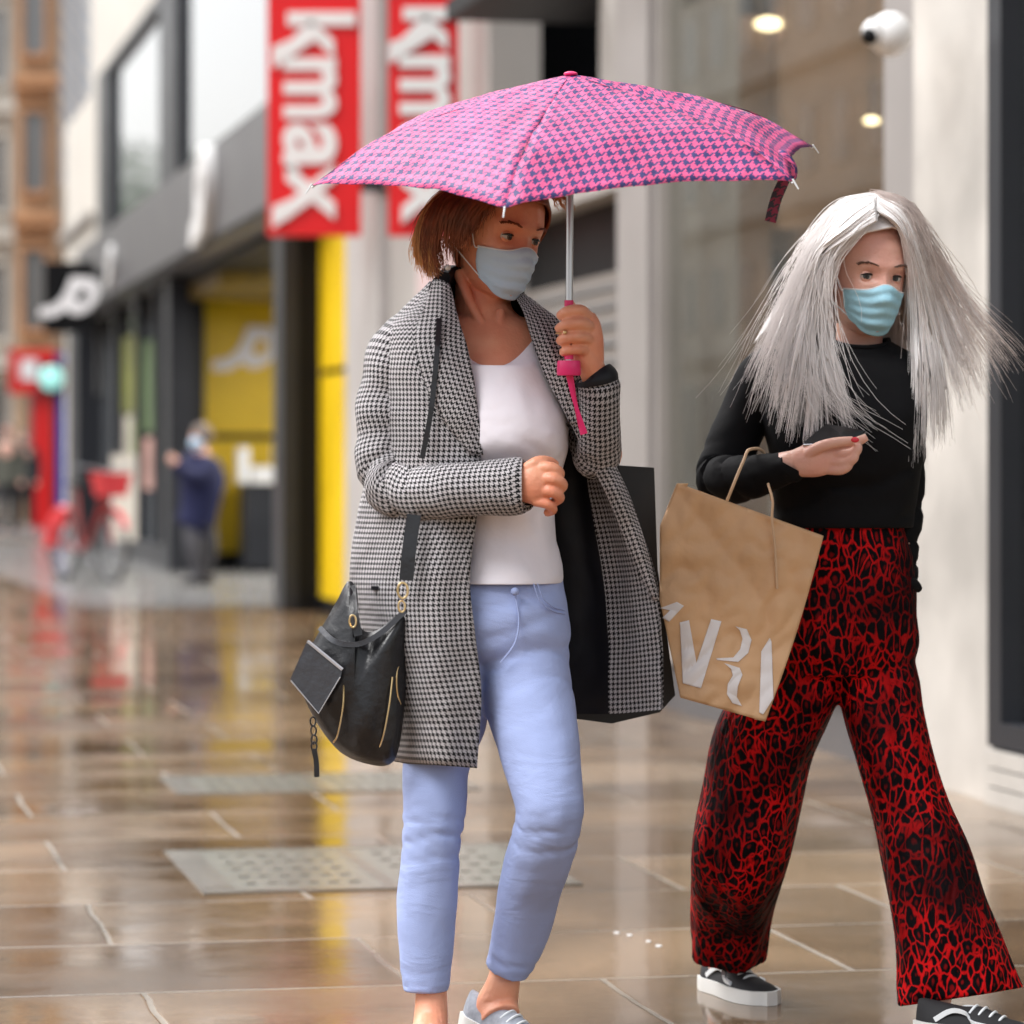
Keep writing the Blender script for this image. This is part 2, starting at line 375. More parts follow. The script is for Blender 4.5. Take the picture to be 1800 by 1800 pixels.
fr = part('window_frame', g, M_taupe, bR, False)
g = MB(); Q(g, uC+.004, uD-.08, .28, 4.9, V+.05, V+.065); part('pane', g, M_glass, fr, False)
M_room = mat('shop_interior', (.40, .37, .33), .8, var=.3, vs=1.2); M_wood = mat('orange_timber', (.27, .16, .10), .5, var=.5, vs=2)
g = MB(); Q(g, 4, uD+.8, 0, 5, 7.4, 7.6); Q(g, 4, uD+.8, 4.7, 4.8, V+.36, 7.4); Q(g, uD+.5, uD+.7, 0, 4.7, V+.36, 7.4); Q(g, uA-.1, uB+.1, 0, 4.7, V+.36, 7.4); part('interior', g, M_room, bR, False)
g = MB(); Q(g, uB+.4, uD+.4, 4.62, 4.68, V+.6, 7.2); part('added_light_panel', g, mat('added_shop_light', (.9, .85, .75), .5, em=(1, .93, .84), es=2.4), bR, False)  # unseen glowing panel, added to brighten the room behind the glass
for (px, vv, z0, z1, w_) in ((1400, 4.5, 1.9, 4.0, .5), (1480, 4.75, 2.6, 4.5, .35), (1300, 4.25, 0, 3.2, .2), (1240, 4.1, 0, 2.6, .2), (1450, 4.95, 0, 1.3, .3)):
    g = MB(); u = SU(px, vv); g.box(vv, vv+.15, u, u+w_, z0, z1); part('display', g, M_wood, bR, False)
g = MB(); g.box(4.4, 5.6, 15.2, 15.4, 2.2, 4.5)
part('display', g, M_wood, bR, False)
M_pd = mat('pale_display', (.5, .56, .58), .5, var=.2)
for (px, vv, z0, z1, w_) in ((1215, 4.05, .3, 1.3, .2), (1200, 4.02, 1.5, 2.2, .2), (1262, 4.15, .3, 1.0, .3)):
    g = MB(); u = SU(px, vv); g.box(vv, vv+.3, u, u+w_, z0, z1); part('display', g, M_pd, bR, False)
M_lampon = mat('lit_lamp', (1, .8, .5), .5, em=(1, .78, .45), es=3.5)
for (px, py, vv, r_) in ((1350, 42, 4.35, .064), (1532, 212, 4.6, .035)):
    D = vv/(math.cos(TH)*(px-CX)/FP+math.sin(TH)); c0 = P(px, py, D)
    th_ = thing('ceiling_lamp', 'large oval lit ceiling lamp seen through the shop window' if px == 1350 else 'tiny warm lit spot lamp in the shop window beside the grey pier', 'lamp', c0)
    g = MB(); g.sphere(c0, (r_, r_, r_*.45)); part('lamp_glass', g, M_lampon, th_)
    g = MB(); g.tube([c0+Vector((0, 0, r_*.4)), (c0.x, c0.y, 4.71)], r_*.12); part('stem', g, M_dgrey, th_)
# dome security camera
c0 = P(1565, 60, SU(1565)-.25)
th_ = thing('security_camera', 'white domed security camera on a wall bracket beside the stone pier', 'camera', c0)
g = MB(); g.sphere(c0, .075, 20, 12); g.sphere(c0+Vector((-.055, -.03, .0)), (.045, .045, .05), 16, 9); part('housing', g, M_white, th_)
g = MB(); g.sphere(c0+Vector((-.072, -.05, -.012)), .03, 14, 9); part('lens', g, M_black, th_)
g = MB(); g.tube([c0, c0+Vector((.06, .22, .02))], .02); part('bracket', g, M_white, th_)

# ---- beige shop with roller shutter
uE, uF, uG = SU(1095), SU(860), SU(805)
bM = thing('shuttered_shop_building', 'beige shopfront with a half lowered grey roller shutter behind the umbrella', 'building', S(V+1, 18, 0), TH)
g = MB(); Q(g, uD+.004, uE, 0, 4.99, V-.03, V+.4); part('pillar', g, M_taupe, bM, False)
g = MB(); Q(g, uF, uG, 0, 9); Q(g, uE+.004, uF, 2.45, 2.95, V+.05, V+.35); Q(g, uE+.004, uE+.75, 2.955, 5, V+.06, V+.35); Q(g, uE+.75, uF, 5.1, 9, V+.03, V+.35); Q(g, uG, SU(680), 0, 9, V+.02, V+.35); part('wall', g, M_beige, bM, False)
g = MB(); Q(g, uE+.75, uF+7, 2.96, 6, V+1.2, V+1.3); Q(g, uE+.004, uF-.004, .0, 2.449, V+.22, V+.28); Q(g, uE+.004, uF+1, .0, 2.96, V+.62, V+.68); part('recess', g, M_black, bM, False)
g = MB(); Q(g, uG+.3, uG+.5, 0, 9, V+.36, V+9); Q(g, uD+.72, uD+.9, 0, 9, V+.41, V+9); part('party_wall', g, M_dgrey, bM, False)
g = MB(); Q(g, uE+.7, uE+1.9, 3.45, 3.55, V-.5, V+1.1); part('canopy', g, M_black, bM, False)
M_shut = mat('shutter_slats', (.42, .42, .42), .35, metal=.3)
g = MB()
for k in range(22): 
    z0 = .02+k*.094; g.hexa([S(V+.15, uE+.004, z0), S(V+.2, uE+.004, z0), S(V+.2, uF-.004, z0), S(V+.15, uF-.004, z0), S(V+.10, uE+.004, z0+.068), S(V+.2, uE+.004, z0+.068), S(V+.2, uF-.004, z0+.068), S(V+.10, uF-.004, z0+.068)])
part('roller_shutter', g, M_shut, bM, False)
g = MB(); Q(g, uG+.005, SU(745), 0, 2.5, V-.04, V+.02); part('pink_reflection', g, mat('pink_reflection_wall', (.66, .50, .50), .4, var=.15), bM, False)  # stretch of wall with a pink reflection painted into its colour

# ---- sportswear shop with yellow entrance
uc1, uc0 = SU(612), SU(672)
bJ = thing('sportswear_shop_building', 'dark fascia sports shop with mirrored upper windows and a yellow entrance', 'building', S(V+1, 35, 0), TH)
g = MB(); Q(g, uc0+.05, uc1, 0, 9, V-.02, V+.3); part('grey_column', g, mat('pale_grey_column', (.50, .48, .47), .4, var=.12, vs=2), bJ, False)
u2 = SU(562); g = MB(); Q(g, uc1+.01, u2-.01, .12, 1.78, V+.0, V+.2); Q(g, uc1+.01, u2-.01, 1.83, 3.08, V+.0, V+.2); part('yellow_panel', g, M_yellow, bJ, False)
g = MB(); Q(g, uc1+.01, u2-.01, 0, .12, V-.02, V+.2); Q(g, uc1+.01, u2-.01, 1.782, 1.828, V+.02, V+.2)
g.box(V-.27, V+.0, u2, u2+.6, 0, 3.08); part('dark_column', g, M_black, bJ, False)
g = MB(); g.box(V-.285, V-.17, u2-.012, u2+.5, 0.02, 3.07); part('column_facing', g, M_dgrey, bJ, False)
uW = 36.2; g = MB(); g.box(V-.12, V+.14, uW-.8, uW-.2, 0, 3.08); g.box(V+.02, V+.3, uW-.4, uW, 0, 3.08); part('dark_column', g, M_dgrey, bJ, False)
g = MB(); g.box(V+.1, 7.6, uW, uW+.1, 1.45, 2.95); g.box(V+.1, 7.6, uW, uW+.1, .18, 1.38); g.box(V+.1, V+.4, uW-.06, uW-.005, .2, 1.5) ; part('yellow_wall', g, M_yellow, bJ, False)
g = MB(); g.box(V+.1, 7.6, uW+.02, uW+.2, 0, 3.08); g.box(7.6, 7.7, u2+1, uW, 0, 3.08); g.box(V+.02, 7.6, u2+1., uW, 3.0, 3.08); g.box(V+.3, 7.6, uW-.3, uW-.0, .005, .12); part('entrance_lining', g, M_black, bJ, False)
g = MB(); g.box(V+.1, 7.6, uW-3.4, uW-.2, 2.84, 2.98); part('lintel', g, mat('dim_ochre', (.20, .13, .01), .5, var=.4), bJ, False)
g = MB(); g.box(V+1.1, 7.2, u2+5, uW-.6, 2.9, 2.95); part('added_light_panel', g, mat('added_entrance_light', (.9, .85, .7), .5, em=(1, .95, .85), es=10), bJ, False)  # glowing panel out of view, added to light up the yellow entrance
# fascia and its roundel lettering
uEnd = SU(172)
g = MB(); g.box(V-.28, V+.3, u2-.7, uEnd, 3.09, 3.95); part('fascia', g, M_grey, bJ, False)
g = MB(); g.box(V-.30, V-.28, u2-.7, uEnd, 3.09, 3.13); part('fascia_trim', g, M_black, bJ, False)
def jd(mb, O, X, Y, Nn, w_, th=.03):   # slanted J run into a round D; O centre, X right, Y up, Nn towards the viewer
    O, X, Y, Nn = Vector(O), Vector(X).normalized(), Vector(Y).normalized(), Vector(Nn).normalized()
    def pt(x, y): return O+(X*(x+.34*y)+Y*y*1.35)*w_
    k = 28
    for (a0, b0, a1, b1) in ((.33, .27, .12, .095),):
        out = [pt(.16+a0*math.cos(2*math.pi*i/k), .02+b0*math.sin(2*math.pi*i/k)) for i in range(k)]
        inn = [pt(.18+a1*math.cos(2*math.pi*i/k), .02+b1*math.sin(2*math.pi*i/k)) for i in range(k)]
        h = Nn*th; G = [out, [p+h for p in out], [p+h for p in inn], inn]; mb.grid(G+[out], closed=True)
    j = [(-.13, .29), (.06, .29), (.0, .02), (-.10, -.20), (-.26, -.28), (-.56, -.28), (-.58, -.15), (-.38, -.13), (-.25, -.06), (-.18, .04), (-.15, .16)]
    mb.prism([pt(*a)+Nn*.003 for a in j], Nn*(th*.8))
xs, ys = S(1, 0, 0), S(0, 1, 0)
g = MB(); jd(g, S(4.62, uW-.02, 1.1+(820-614)/6000*36.5), xs, (0, 0, 1), -ys, .62); part('wall_logo', g, M_logo, bJ, False)
g = MB(); jd(g, S(V-.285, SU(197, V-.28), 3.46), -ys, (0, 0, 1), -xs, .62, .05); part('fascia_logo', g, M_white, bJ, False)
g = MB(); jd(g, S(V-.285, SU(366, V-.28), 3.52), -ys, (0, 0, 1), -xs, 1.1, .10); part('fascia_logo', g, M_white, bJ, False)
# upper glazing
g = MB(); um = SU(312); ul = SU(190)
g.box(V-.1, V+.25, um-.8, um+.9, 3.96, 6.6); g.box(V-.1, V+.25, ul-1.2, ul+.5, 3.96, 6.05); g.box(V-.1, V+.25, um, ul+.5, 6.05, 6.17); fr = part('window_frame', g, M_dgrey, bJ, False)
g = MB(); g.box(V-.02, V+.02, u2-2, um-.8, 3.96, 9); part('pane', g, M_pane, fr, False)
g = MB(); g.box(V-.02, V+.02, um+.9, ul-1.2, 3.96, 6.05); part('pane', g, M_pane, fr, False)
g = MB(); g.box(V, V+.3, um+.9, uEnd+1.2, 6.175, 12); g.box(V, V+.3, ul+.5, 51.5, 3.96, 6.17); g.box(V, V+.3, uEnd, 51.5, 0, 3.95); part('stone_wall', g, M_cream, bJ, False)
g = MB(); g.box(V-.1, V-.005, uEnd+.5, 51.4, 4.45, 4.55); part('cornice', g, M_beige, bJ, False)
# street level shop windows left of the entrance
g = MB()
for px in (200, 238, 272): u = SU(px, V-.05); g.box(V-.05, V+.2, u-.12, u+.12, 0, 3.08)
g.box(V-.05, V+.2, uW+.3, uEnd-.02, 0, .25); g.box(V-.28, V+.2, uEnd-.02, uEnd+1.6, 0, 3.08); fr = part('window_frame', g, M_dgrey, bJ, False)
g = MB(); g.box(V+.05, V+.07, uW+.3, uEnd-.02, .25, 3.07); part('pane', g, M_pane, fr, False)
for (pa, pb, ya, yb, cc) in ((212, 232, 590, 725, (.22, .24, .03)), (214, 226, 730, 850, (.60, .55, .47)), (244, 262, 600, 760, (.12, .19, .08)), (248, 262, 770, 860, (.60, .35, .30)), (276, 288, 640, 800, (.10, .16, .08)), (227, 236, 735, 870, (.30, .38, .12))):  # reflections in the panes, painted on as thin coloured boxes
    ua, ub = SU(pb), SU(pa); g = MB(); Q(g, ua, ub, SZ((pa+pb)/2, yb), SZ((pa+pb)/2, ya), V+.03, V+.045); part('painted_reflection', g, mat('reflection_tint', cc, .5, var=.4, vs=4), bJ, False)
g = MB(); u = SU(148); g.box(V-.03, V-.004, u-1.7, u+1.7, .2, 2.0); part('timber_board', g, mat('orange_board', (.60, .27, .08), .5, var=.2), bJ, False)
g = MB(); u = SU(150); g.box(V-.03, V-.004, u-2.2, u+2.0, 2.05, 2.9); part('grey_board', g, M_conc, bJ, False)

# slim white board on a foot, and black display unit in the entrance
c0 = S(3.25, 34.6, 0); th_ = thing('white_stand', 'slim white stand by the window left of the man in navy', 'sign', c0, TH)
g = MB(); g.box(3.02, 3.27, 34.6, 34.64, .35, 1.22); part('board', g, M_cream, th_, False)
g = MB(); g.box(3.02, 3.27, 34.5, 34.74, .005, .05); g.box(3.12, 3.16, 34.6, 34.64, .05, .35); part('foot', g, M_conc, th_, False)
c0 = S(4.72, uW-.7, 0); th_ = thing('display_unit', 'black display unit with white items on top inside the yellow entrance', 'display', c0, TH)
g = MB(); g.box(4.46, 5.02, uW-.9, uW-.4, .08, .92); g.box(4.44, 5.04, uW-.92, uW-.38, .04, .08); part('cabinet', g, M_dgrey, th_, False)
g = MB(); g.box(4.42, 4.52, uW-.8, uW-.5, .925, 1.30); g.box(4.80, 4.98, uW-.8, uW-.5, .925, 1.32); g.box(4.55, 4.78, uW-.8, uW-.5, .925, 1.1); part('boxes', g, M_white, th_, False)

# ---- vertical red banners with white letters read downwards
def banner(px0, px1, pyb, D, lab, tb, size, py_txt, shift):
    a, b_ = P(px0, pyb, D), P(px1, pyb, D); th_ = thing('blade_sign', lab, 'sign', ((a.x+b_.x)/2, D, a.z), 0, 'vertical red banners')
    g = MB(); g.wbox(a.x, b_.x, D, D+.12, a.z, a.z+4.2); part('panel', g, M_red, th_, False)
    g = MB(); cx = (a.x+b_.x)/2+shift
    for ch, py, sx, sy in tb:
        me = text_mesh(ch, size, .012, size*.03); M = Matrix.Translation((cx, D-.014, P(0, py, D).z)) @ Matrix.Rotation(R(90), 4, 'X') @ Matrix.Rotation(R(-90), 4, 'Z') @ Matrix.Diagonal((sx, sy, 1, 1)); g.mesh(me, M)
    part('lettering', g, M_white, th_, False)
    k = D/FP
    for py in py_txt: 
        g = MB(); z = P(0, py, D).z; g.prism([(cx+.0, D-.018, z-.02), (cx+.03, D-.018, z-.07), (cx-.27*size/.55, D-.018, z-.26*size/.55), (cx-.27*size/.55, D-.018, z-.13*size/.55)], (0, -.012, 0)); part('letter_tail', g, M_white, th_, False)
    g = MB(); g.wbox(b_.x, b_.x+.16, D+.03, D+.09, a.z+.3, a.z+.38); part('bracket', g, M_dgrey, th_, False)
    return th_
banner(470, 634, 414, 23.0, 'nearer to the doorway red vertical banner, wide, ending left of the grey column', (('k', 55, 1., 1.0), ('m', 155, .92, 1.12), ('a', 258, 1.15, 1.12), ('x', 338, 1.0, 1.05)), .62, (45, 325), .025)
banner(682, 806, 414, 19.4, 'red vertical banner directly above the umbrella, right of the grey column', (('k', 45, 1., 1.0), ('m', 150, .95, 1.12), ('a', 255, 1.1, 1.12), ('x', 345, 1, 1.05)), .50, (40,), .05)
# square hanging sign
D = 41.; a, b_ = P(78, 585, D), P(166, 460, D)
th_ = thing('hanging_sign', 'black square hanging sign with slanted white logo at the far shop corner', 'sign', (b_.x, D, a.z))
g = MB(); g.wbox(a.x, b_.x, D, D+.15, a.z, b_.z); part('panel', g, M_black, th_, False)
g = MB(); jd(g, ((a.x+b_.x)/2+.04, D-.002, (a.z+b_.z)/2+.0), (1, 0, 0), (0, 0, 1), (0, -1, 0), .62); part('logo', g, M_logo, th_, False)
g = MB(); g.wbox(b_.x, b_.x+.35, D+.05, D+.1, b_.z-.2, b_.z-.12); part('bracket', g, M_dgrey, th_, False)

# ---- buildings that close the street at the far left
M_tan = mat('tan_stone', (.50, .33, .20), .7, var=.35, vs=.5, bump=.1, bs=3); M_lt = mat('light_limestone', (.62, .58, .52), .7, var=.3, vs=.6)
M_brick = mat('orange_brick', (.50, .26, .13), .75, var=.35, vs=.8); M_dwin = mat('dark_window', (.12, .12, .12), .1, ior=2.)
def far_building(px0, px1, D, H, m, m2, lab, nw, cat='building', dep=9):
    x0, x1 = (px0-CX)/FP*D, (px1-CX)/FP*D; th_ = thing('terrace_building', lab, cat, ((x0+x1)/2, D, 0))
    g = MB(); g.wbox(x0, x1, D, D+dep, 0, H); part('wall', g, m, th_, False)
    g = MB()
    for z in np.arange(3.6, H, 3.3):
        g = MB(); g.wbox(x0-.0, x1+.12, D-.35, D-.002, z, z+.28); g.wbox(x0, x1, D-.18, D-.002, z-.3, z+.0005); part('cornice', g, m2, th_, False)
    wd = (x1-x0)/nw
    for k, z in enumerate(np.arange(4.4, H-1.5, 3.3)):
        for i in range(nw):
            c_ = x0+(i+.5)*wd; g = MB(); e = wd*.27
            g.wbox(c_-e-.1, c_-e, D-.12, D-.002, z, z+1.9); g.wbox(c_+e, c_+e+.1, D-.12, D-.002, z, z+1.9); g.wbox(c_-e-.1, c_+e+.1, D-.2, D-.002, z-.14, z-.002); g.wbox(c_-e-.1, c_+e+.1, D-.16, D-.002, z+1.902, z+2.05)
            f_ = part('window', g, m2, th_, False); g = MB(); g.wbox(c_-e+.002, c_+e-.002, D-.03, D-.003, z, z+1.9); part('pane', g, M_dwin, f_, False)
    g = MB(); g.wbox(x0+.3, x1-.3, D-.1, D-.003, .3, 3.1); part('shop_window', g, M_dwin, th_, False)
far_building(-330, 26, 88, 18, M_lt, M_lt, 'light limestone building at the far left edge of the street', 5)
far_building(26, 96, 82, 13.2, M_tan, M_brick, 'narrow tan and orange brick building at the end of the street', 1, dep=1.2)
far_building(96, 330, 96, 9, M_lt, M_tan, 'pale far building just visible behind the shop corner', 4)
# grey glass tower with slanting bands
D = 130.; x0, x1 = (66-CX)/FP*D, (150-CX)/FP*D; th_ = thing('glass_tower', 'blue grey office tower with slanting bands above the tan building', 'building', ((x0+x1)/2, D, 0))
g = MB(); g.wbox(x0, x1, D, D+15, 0, 40); part('wall', g, mat('blue_grey_glass', (.33, .36, .42), .3, var=.15, vs=.3), th_, False)
g = MB()
for k in range(26): z = 7+k*.85; g.hexa([(x0, D-.12, z+1.6), (x1, D-.12, z-.6), (x1, D-.01, z-.6), (x0, D-.01, z+1.6), (x0, D-.12, z+1.85), (x1, D-.12, z-.35), (x1, D-.01, z-.35), (x0, D-.01, z+1.85)])
part('bands', g, M_lt, th_, False)

# red sign pillar with a blue back
D = 62.; a, b_ = P(56, 915, D), P(112, 640, D); M_kred = mat('kiosk_red', (.62, .01, .01), .35); M_blue = mat('deep_blue', (.03, .05, .38), .4)
th_ = thing('sign_pillar', 'tall red sign pillar with blue side and white fronted box on top', 'sign', ((a.x+b_.x)/2, D, 0))
g = MB(); g.wbox(a.x, a.x+.40, D, D+.5, 0.01, b_.z); part('body', g, M_kred, th_, False)
g = MB(); g.wbox(a.x+.405, b_.x, D+.02, D+.48, 0.01, b_.z+.2); part('side', g, M_blue, th_, False)
c_, d_ = P(18, 692, D), P(98, 614, D); g = MB(); g.wbox(c_.x, d_.x, D-.15, D-.01, c_.z, d_.z); bx_ = part('sign_box', g, M_kred, th_, False)
e, f_ = P(38, 668, D), P(68, 632, D); g = MB(); g.wbox(e.x, f_.x, D-.17, D-.151, e.z, f_.z); part('sign_face', g, M_white, bx_, False)
D = 56.; c0 = P(90, 665, D); th_ = thing('pedestrian_signal', 'round pale turquoise lit signal in front of the red sign pillar', 'traffic light', (c0.x, D, 0))
g = MB(); g.sphere(c0, (.20, .06, .20)); part('lens', g, mat('signal_light', (.4, .8, .75), .3, em=(.35, .85, .75), es=.22), th_)
g = MB(); g.wbox(c0.x-.22, c0.x+.22, D+.05, D+.2, c0.z-.25, c0.z+.25); part('housing', g, M_dgrey, th_, False)
g = MB(); g.tube([(c0.x+.05, D+.12, 0.01), (c0.x+.05, D+.12, c0.z-.25)], .04); part('pole', g, M_dgrey, th_)

# ---- other side of the street: seen only as reflections in the wet paving and the glass
def across(u0, u1, H, m, lab, v0=-17):
    th_ = thing('terrace_building', lab, 'building', S(v0, (u0+u1)/2, 0), TH)
    g = MB(); g.box(v0-8, v0, u0, u1, 0, H); part('wall', g, m, th_, False)
    g = MB()
    for z in np.arange(4., H, 3.6): g = MB(); g.box(v0, v0+.3, u0, u1, z, z+.35); part('cornice', g, M_lt, th_, False)
    g = MB()
    for z in np.arange(4.9, H-2, 3.6):
        for u in np.arange(u0+1.2, u1-1.6, 2.9): g.box(v0+.0, v0+.06, u, u+1.0, z, z+1.7)
    for u in np.arange(u0+1., u1-4, 5.): g.box(v0, v0+.08, u, u+4.2, .5, 3.4)
    part('window_glazing', g, M_dwin, th_, False)
across(22, 56, 15, M_lt, 'limestone terrace across the street reflected in the shop window')
across(56.2, 72, 14, M_tan, 'tan terrace across the street reflected in the shop window')
across(72.2, 118, 15, M_lt, 'pale terrace with cornices across the street reflected in the shop window')
M_leaf = mat('leaves', (.07, .13, .03), .5, var=.4, vs=1.2); M_bark = mat('bark', (.10, .08, .06), .8)
def tree(u, v, H, lab):
    c0 = S(v, u, 0); th_ = thing('street_tree', lab, 'tree', c0, 0, 'street trees across the road')
    g = MB(); g.tube([c0, c0+Vector((.1, 0, H*.35)), c0+Vector((0, .2, H*.75))], [.22, .16, .05], m=4)
    for k in range(6):
        a = k*1.1; g.tube([c0+Vector((0, 0, H*(.3+.06*k))), c0+Vector((math.cos(a)*H*.2, math.sin(a)*H*.2, H*(.5+.07*k)))], [.09, .02])
    part('trunk', g, M_bark, th_)
    g = MB(); cl = [(rng.normal(0, H*.16), rng.normal(0, H*.16), H*rng.uniform(.42, .95), H*rng.uniform(.07, .13)) for _ in range(22)]
    for _ in range(4200):
        x, y, z, r_ = cl[rng.integers(len(cl))]; d = rng.normal(size=3); d = d/np.linalg.norm(d)*r_*rng.uniform(.6, 1.1)
        p = c0+Vector((x+d[0], y+d[1], z+d[2])); a = Vector(rng.normal(size=3)).normalized()*.16; b2 = a.orthogonal().normalized()*.11
        i = len(g.v); g.v += [p-a, p+b2, p+a, p-b2]; g.face([i, i+1, i+2, i+3])
    part('crown', g, M_leaf, th_, False)
for i, (u, v_, H) in enumerate(((150, -7, 15), (176, -10, 17), (200, -12, 16), (136, -11, 12))): tree(u, v_, H, ('first', 'second', 'third', 'small')[i]+' leafy street tree reflected in the upper shop windows')
# ================================================================ PEOPLE: shared tools
def skin_mat(name, c, c2):
    m = mat(name, c, .42, sss=.12); t = m.node_tree; tc = t.nodes.new('ShaderNodeTexCoord')
    n = N_(t, 'TexNoise', Scale=11., Detail=5.); t.links.new(tc.outputs['Object'], n.inputs['Vector'])
    t.links.new(mixc(t, ramp(t, n.outputs[0], [(.35, 0.), (.68, 1.)]), c, c2), bsdf(m).inputs['Base Color'])
    n2 = N_(t, 'TexNoise', Scale=90., Detail=4.); t.links.new(tc.outputs['Object'], n2.inputs['Vector'])
    bp = N_(t, 'Bump', Strength=.5, Distance=.003); t.links.new(n2.outputs[0], bp.inputs['Height']); t.links.new(bp.outputs[0], bsdf(m).inputs['Normal']); return m
def headW(z):     # half width, front and back reach of the head at height z (eyes at z = 0)
    zz = [-.118, -.110, -.095, -.07, -.04, 0., .03, .06, .085, .103, .113, .117]
    w_ = [.012, .030, .044, .055, .064, .070, .073, .070, .060, .042, .022, .004]
    f = [.058, .076, .084, .087, .089, .089, .089, .083, .069, .048, .025, .004]
    b = [.004, .012, .030, .055, .080, .093, .099, .096, .084, .060, .032, .004]
    return np.interp(z, zz, w_), np.interp(z, zz, f), np.interp(z, zz, b)
def head_pt(z, t, off=0., features=True):    # t = 0 faces forward (-y), positive to +x
    w_, f, b = headW(z); w_ += off; f += off; b += off; s_, c_ = math.sin(t), math.cos(t); p = 2.25
    x = math.copysign(abs(s_)**(2/p), s_)*w_; y = -math.copysign(abs(c_)**(2/p), c_)*(f if c_ > 0 else b)
    if features and c_ > 0:
        g = lambda a, m_, s2: math.exp(-((a-m_)/s2)**2)
        nr = np.interp(z, [-.06, -.052, -.046, -.030, -.01, .005, .02], [0, .010, .024, .017, .008, .003, 0])
        y -= nr*g(x, 0, .0125+.004*(z < -.035))
        for sx in (-1, 1):
            y += .012*g(x, sx*.031, .0165)*g(z, -.001, .0115)
            y -= .005*g(x, sx*.028, .024)*g(z, .021, .008)
            y -= .004*g(x, sx*.046, .018)*g(z, -.032, .014)
            y -= .0022*g(x, sx*.031, .013)*g(z, -.0165, .004)
        y -= .004*g(x, 0, .02)*g(z, -.074, .007)+.004*g(x, 0, .018)*g(z, -.106, .01)
    return Vector((x, y, z))
def add_head(mb, M, ears=True):
    G = []
    for z in list(np.linspace(-.118, .117, 60)):
        G.append([M @ head_pt(z, 2*math.pi*j/72) for j in range(72)])
    mb.loft(G)
    for sx in (-1, 1):
        mb.sphere(M @ Vector((sx*.072, .012, -.012)), (.009, .017, .031), 12, 9, M.to_3x3())
def face_parts(parent, M, hair_m, iris, lid_m):
    me_ = MB(); 
    for sx in (-1, 1):
        c = Vector((sx*.031, -.0665, -.001)); Mr = M.to_3x3()
        g = MB(); g.sphere(M @ c, .0127, 18, 12, Mr); e = part('eye', g, MATS['eye_white'], parent)
        g = MB(); d = Vector((iris[1], -1, 0)).normalized(); a = Vector((d.y, -d.x, 0)); 
        for r_, off, mm in ((.0066, .0121, iris[0]), (.0030, .0126, 'pupil')):
            g = MB(); G = []
            for k in range(4):
                rr = r_*(1-k/3.3); G.append([M @ (c+d*(off+.0012*math.sqrt(max(0, 1-(rr/.0065)**2)))+a*rr*math.cos(2*math.pi*j/16)+Vector((0, 0, rr*math.sin(2*math.pi*j/16)))) for j in range(16)])
            g.loft(G); part('iris' if mm != 'pupil' else 'pupil', g, MATS[mm], e)
        for up, lim, name in ((1, .30, 'eyelid'), (-1, .40, 'eyelid')):
            g = MB(); G = []
            for i in range(7):
                el = lim+(1.45-lim)*i/6; G.append([])
                for j in range(15):
                    az = -1.15+2.3*j/14; sq = (el if i else lim*math.cos(az*1.1)+.02)
                    r_ = .0141-.0004*(i == 0); G[-1].append(M @ (c+Vector((r_*math.sin(az)*math.cos(sq), -r_*math.cos(az)*math.cos(sq), up*r_*math.sin(sq)))))
            g.grid(G); part(name, g, lid_m, parent)
            if up > 0:
                g = MB(); pts = [M @ (c+Vector((.0146*math.sin(az)*math.cos(.3*math.cos(az)), -.0146*math.cos(az)*math.cos(.3*math.cos(az)), .0146*math.sin(.3*math.cos(az*1.1)+.03)))) for az in np.linspace(-1.15, 1.15, 14)]
                g.tube(pts, [.0006, .0020, .0024, .0020, .0006], 6); part('eyelashes', g, MATS['pupil'], parent)
        g = MB()
        for k in range(46):
            u = k/45; x = sx*(.014+.036*u); z = .0215+.006*math.sin(u*2.6)-.004*u+rng.normal(0, .0008)
            t0 = math.asin(min(1, abs(x)/.075)); p0 = head_pt(z, math.copysign(t0, x), .002); y = -.089+.15*abs(x)**1.4*2-.0045
            p0.y = min(p0.y, head_pt(z, math.copysign(t0, x), .001).y)
            g.tube([M @ p0, M @ (p0+Vector((sx*.005, -.0008, .0022)))], [.0011, .0006], 4)
        part('eyebrow', g, hair_m, parent)
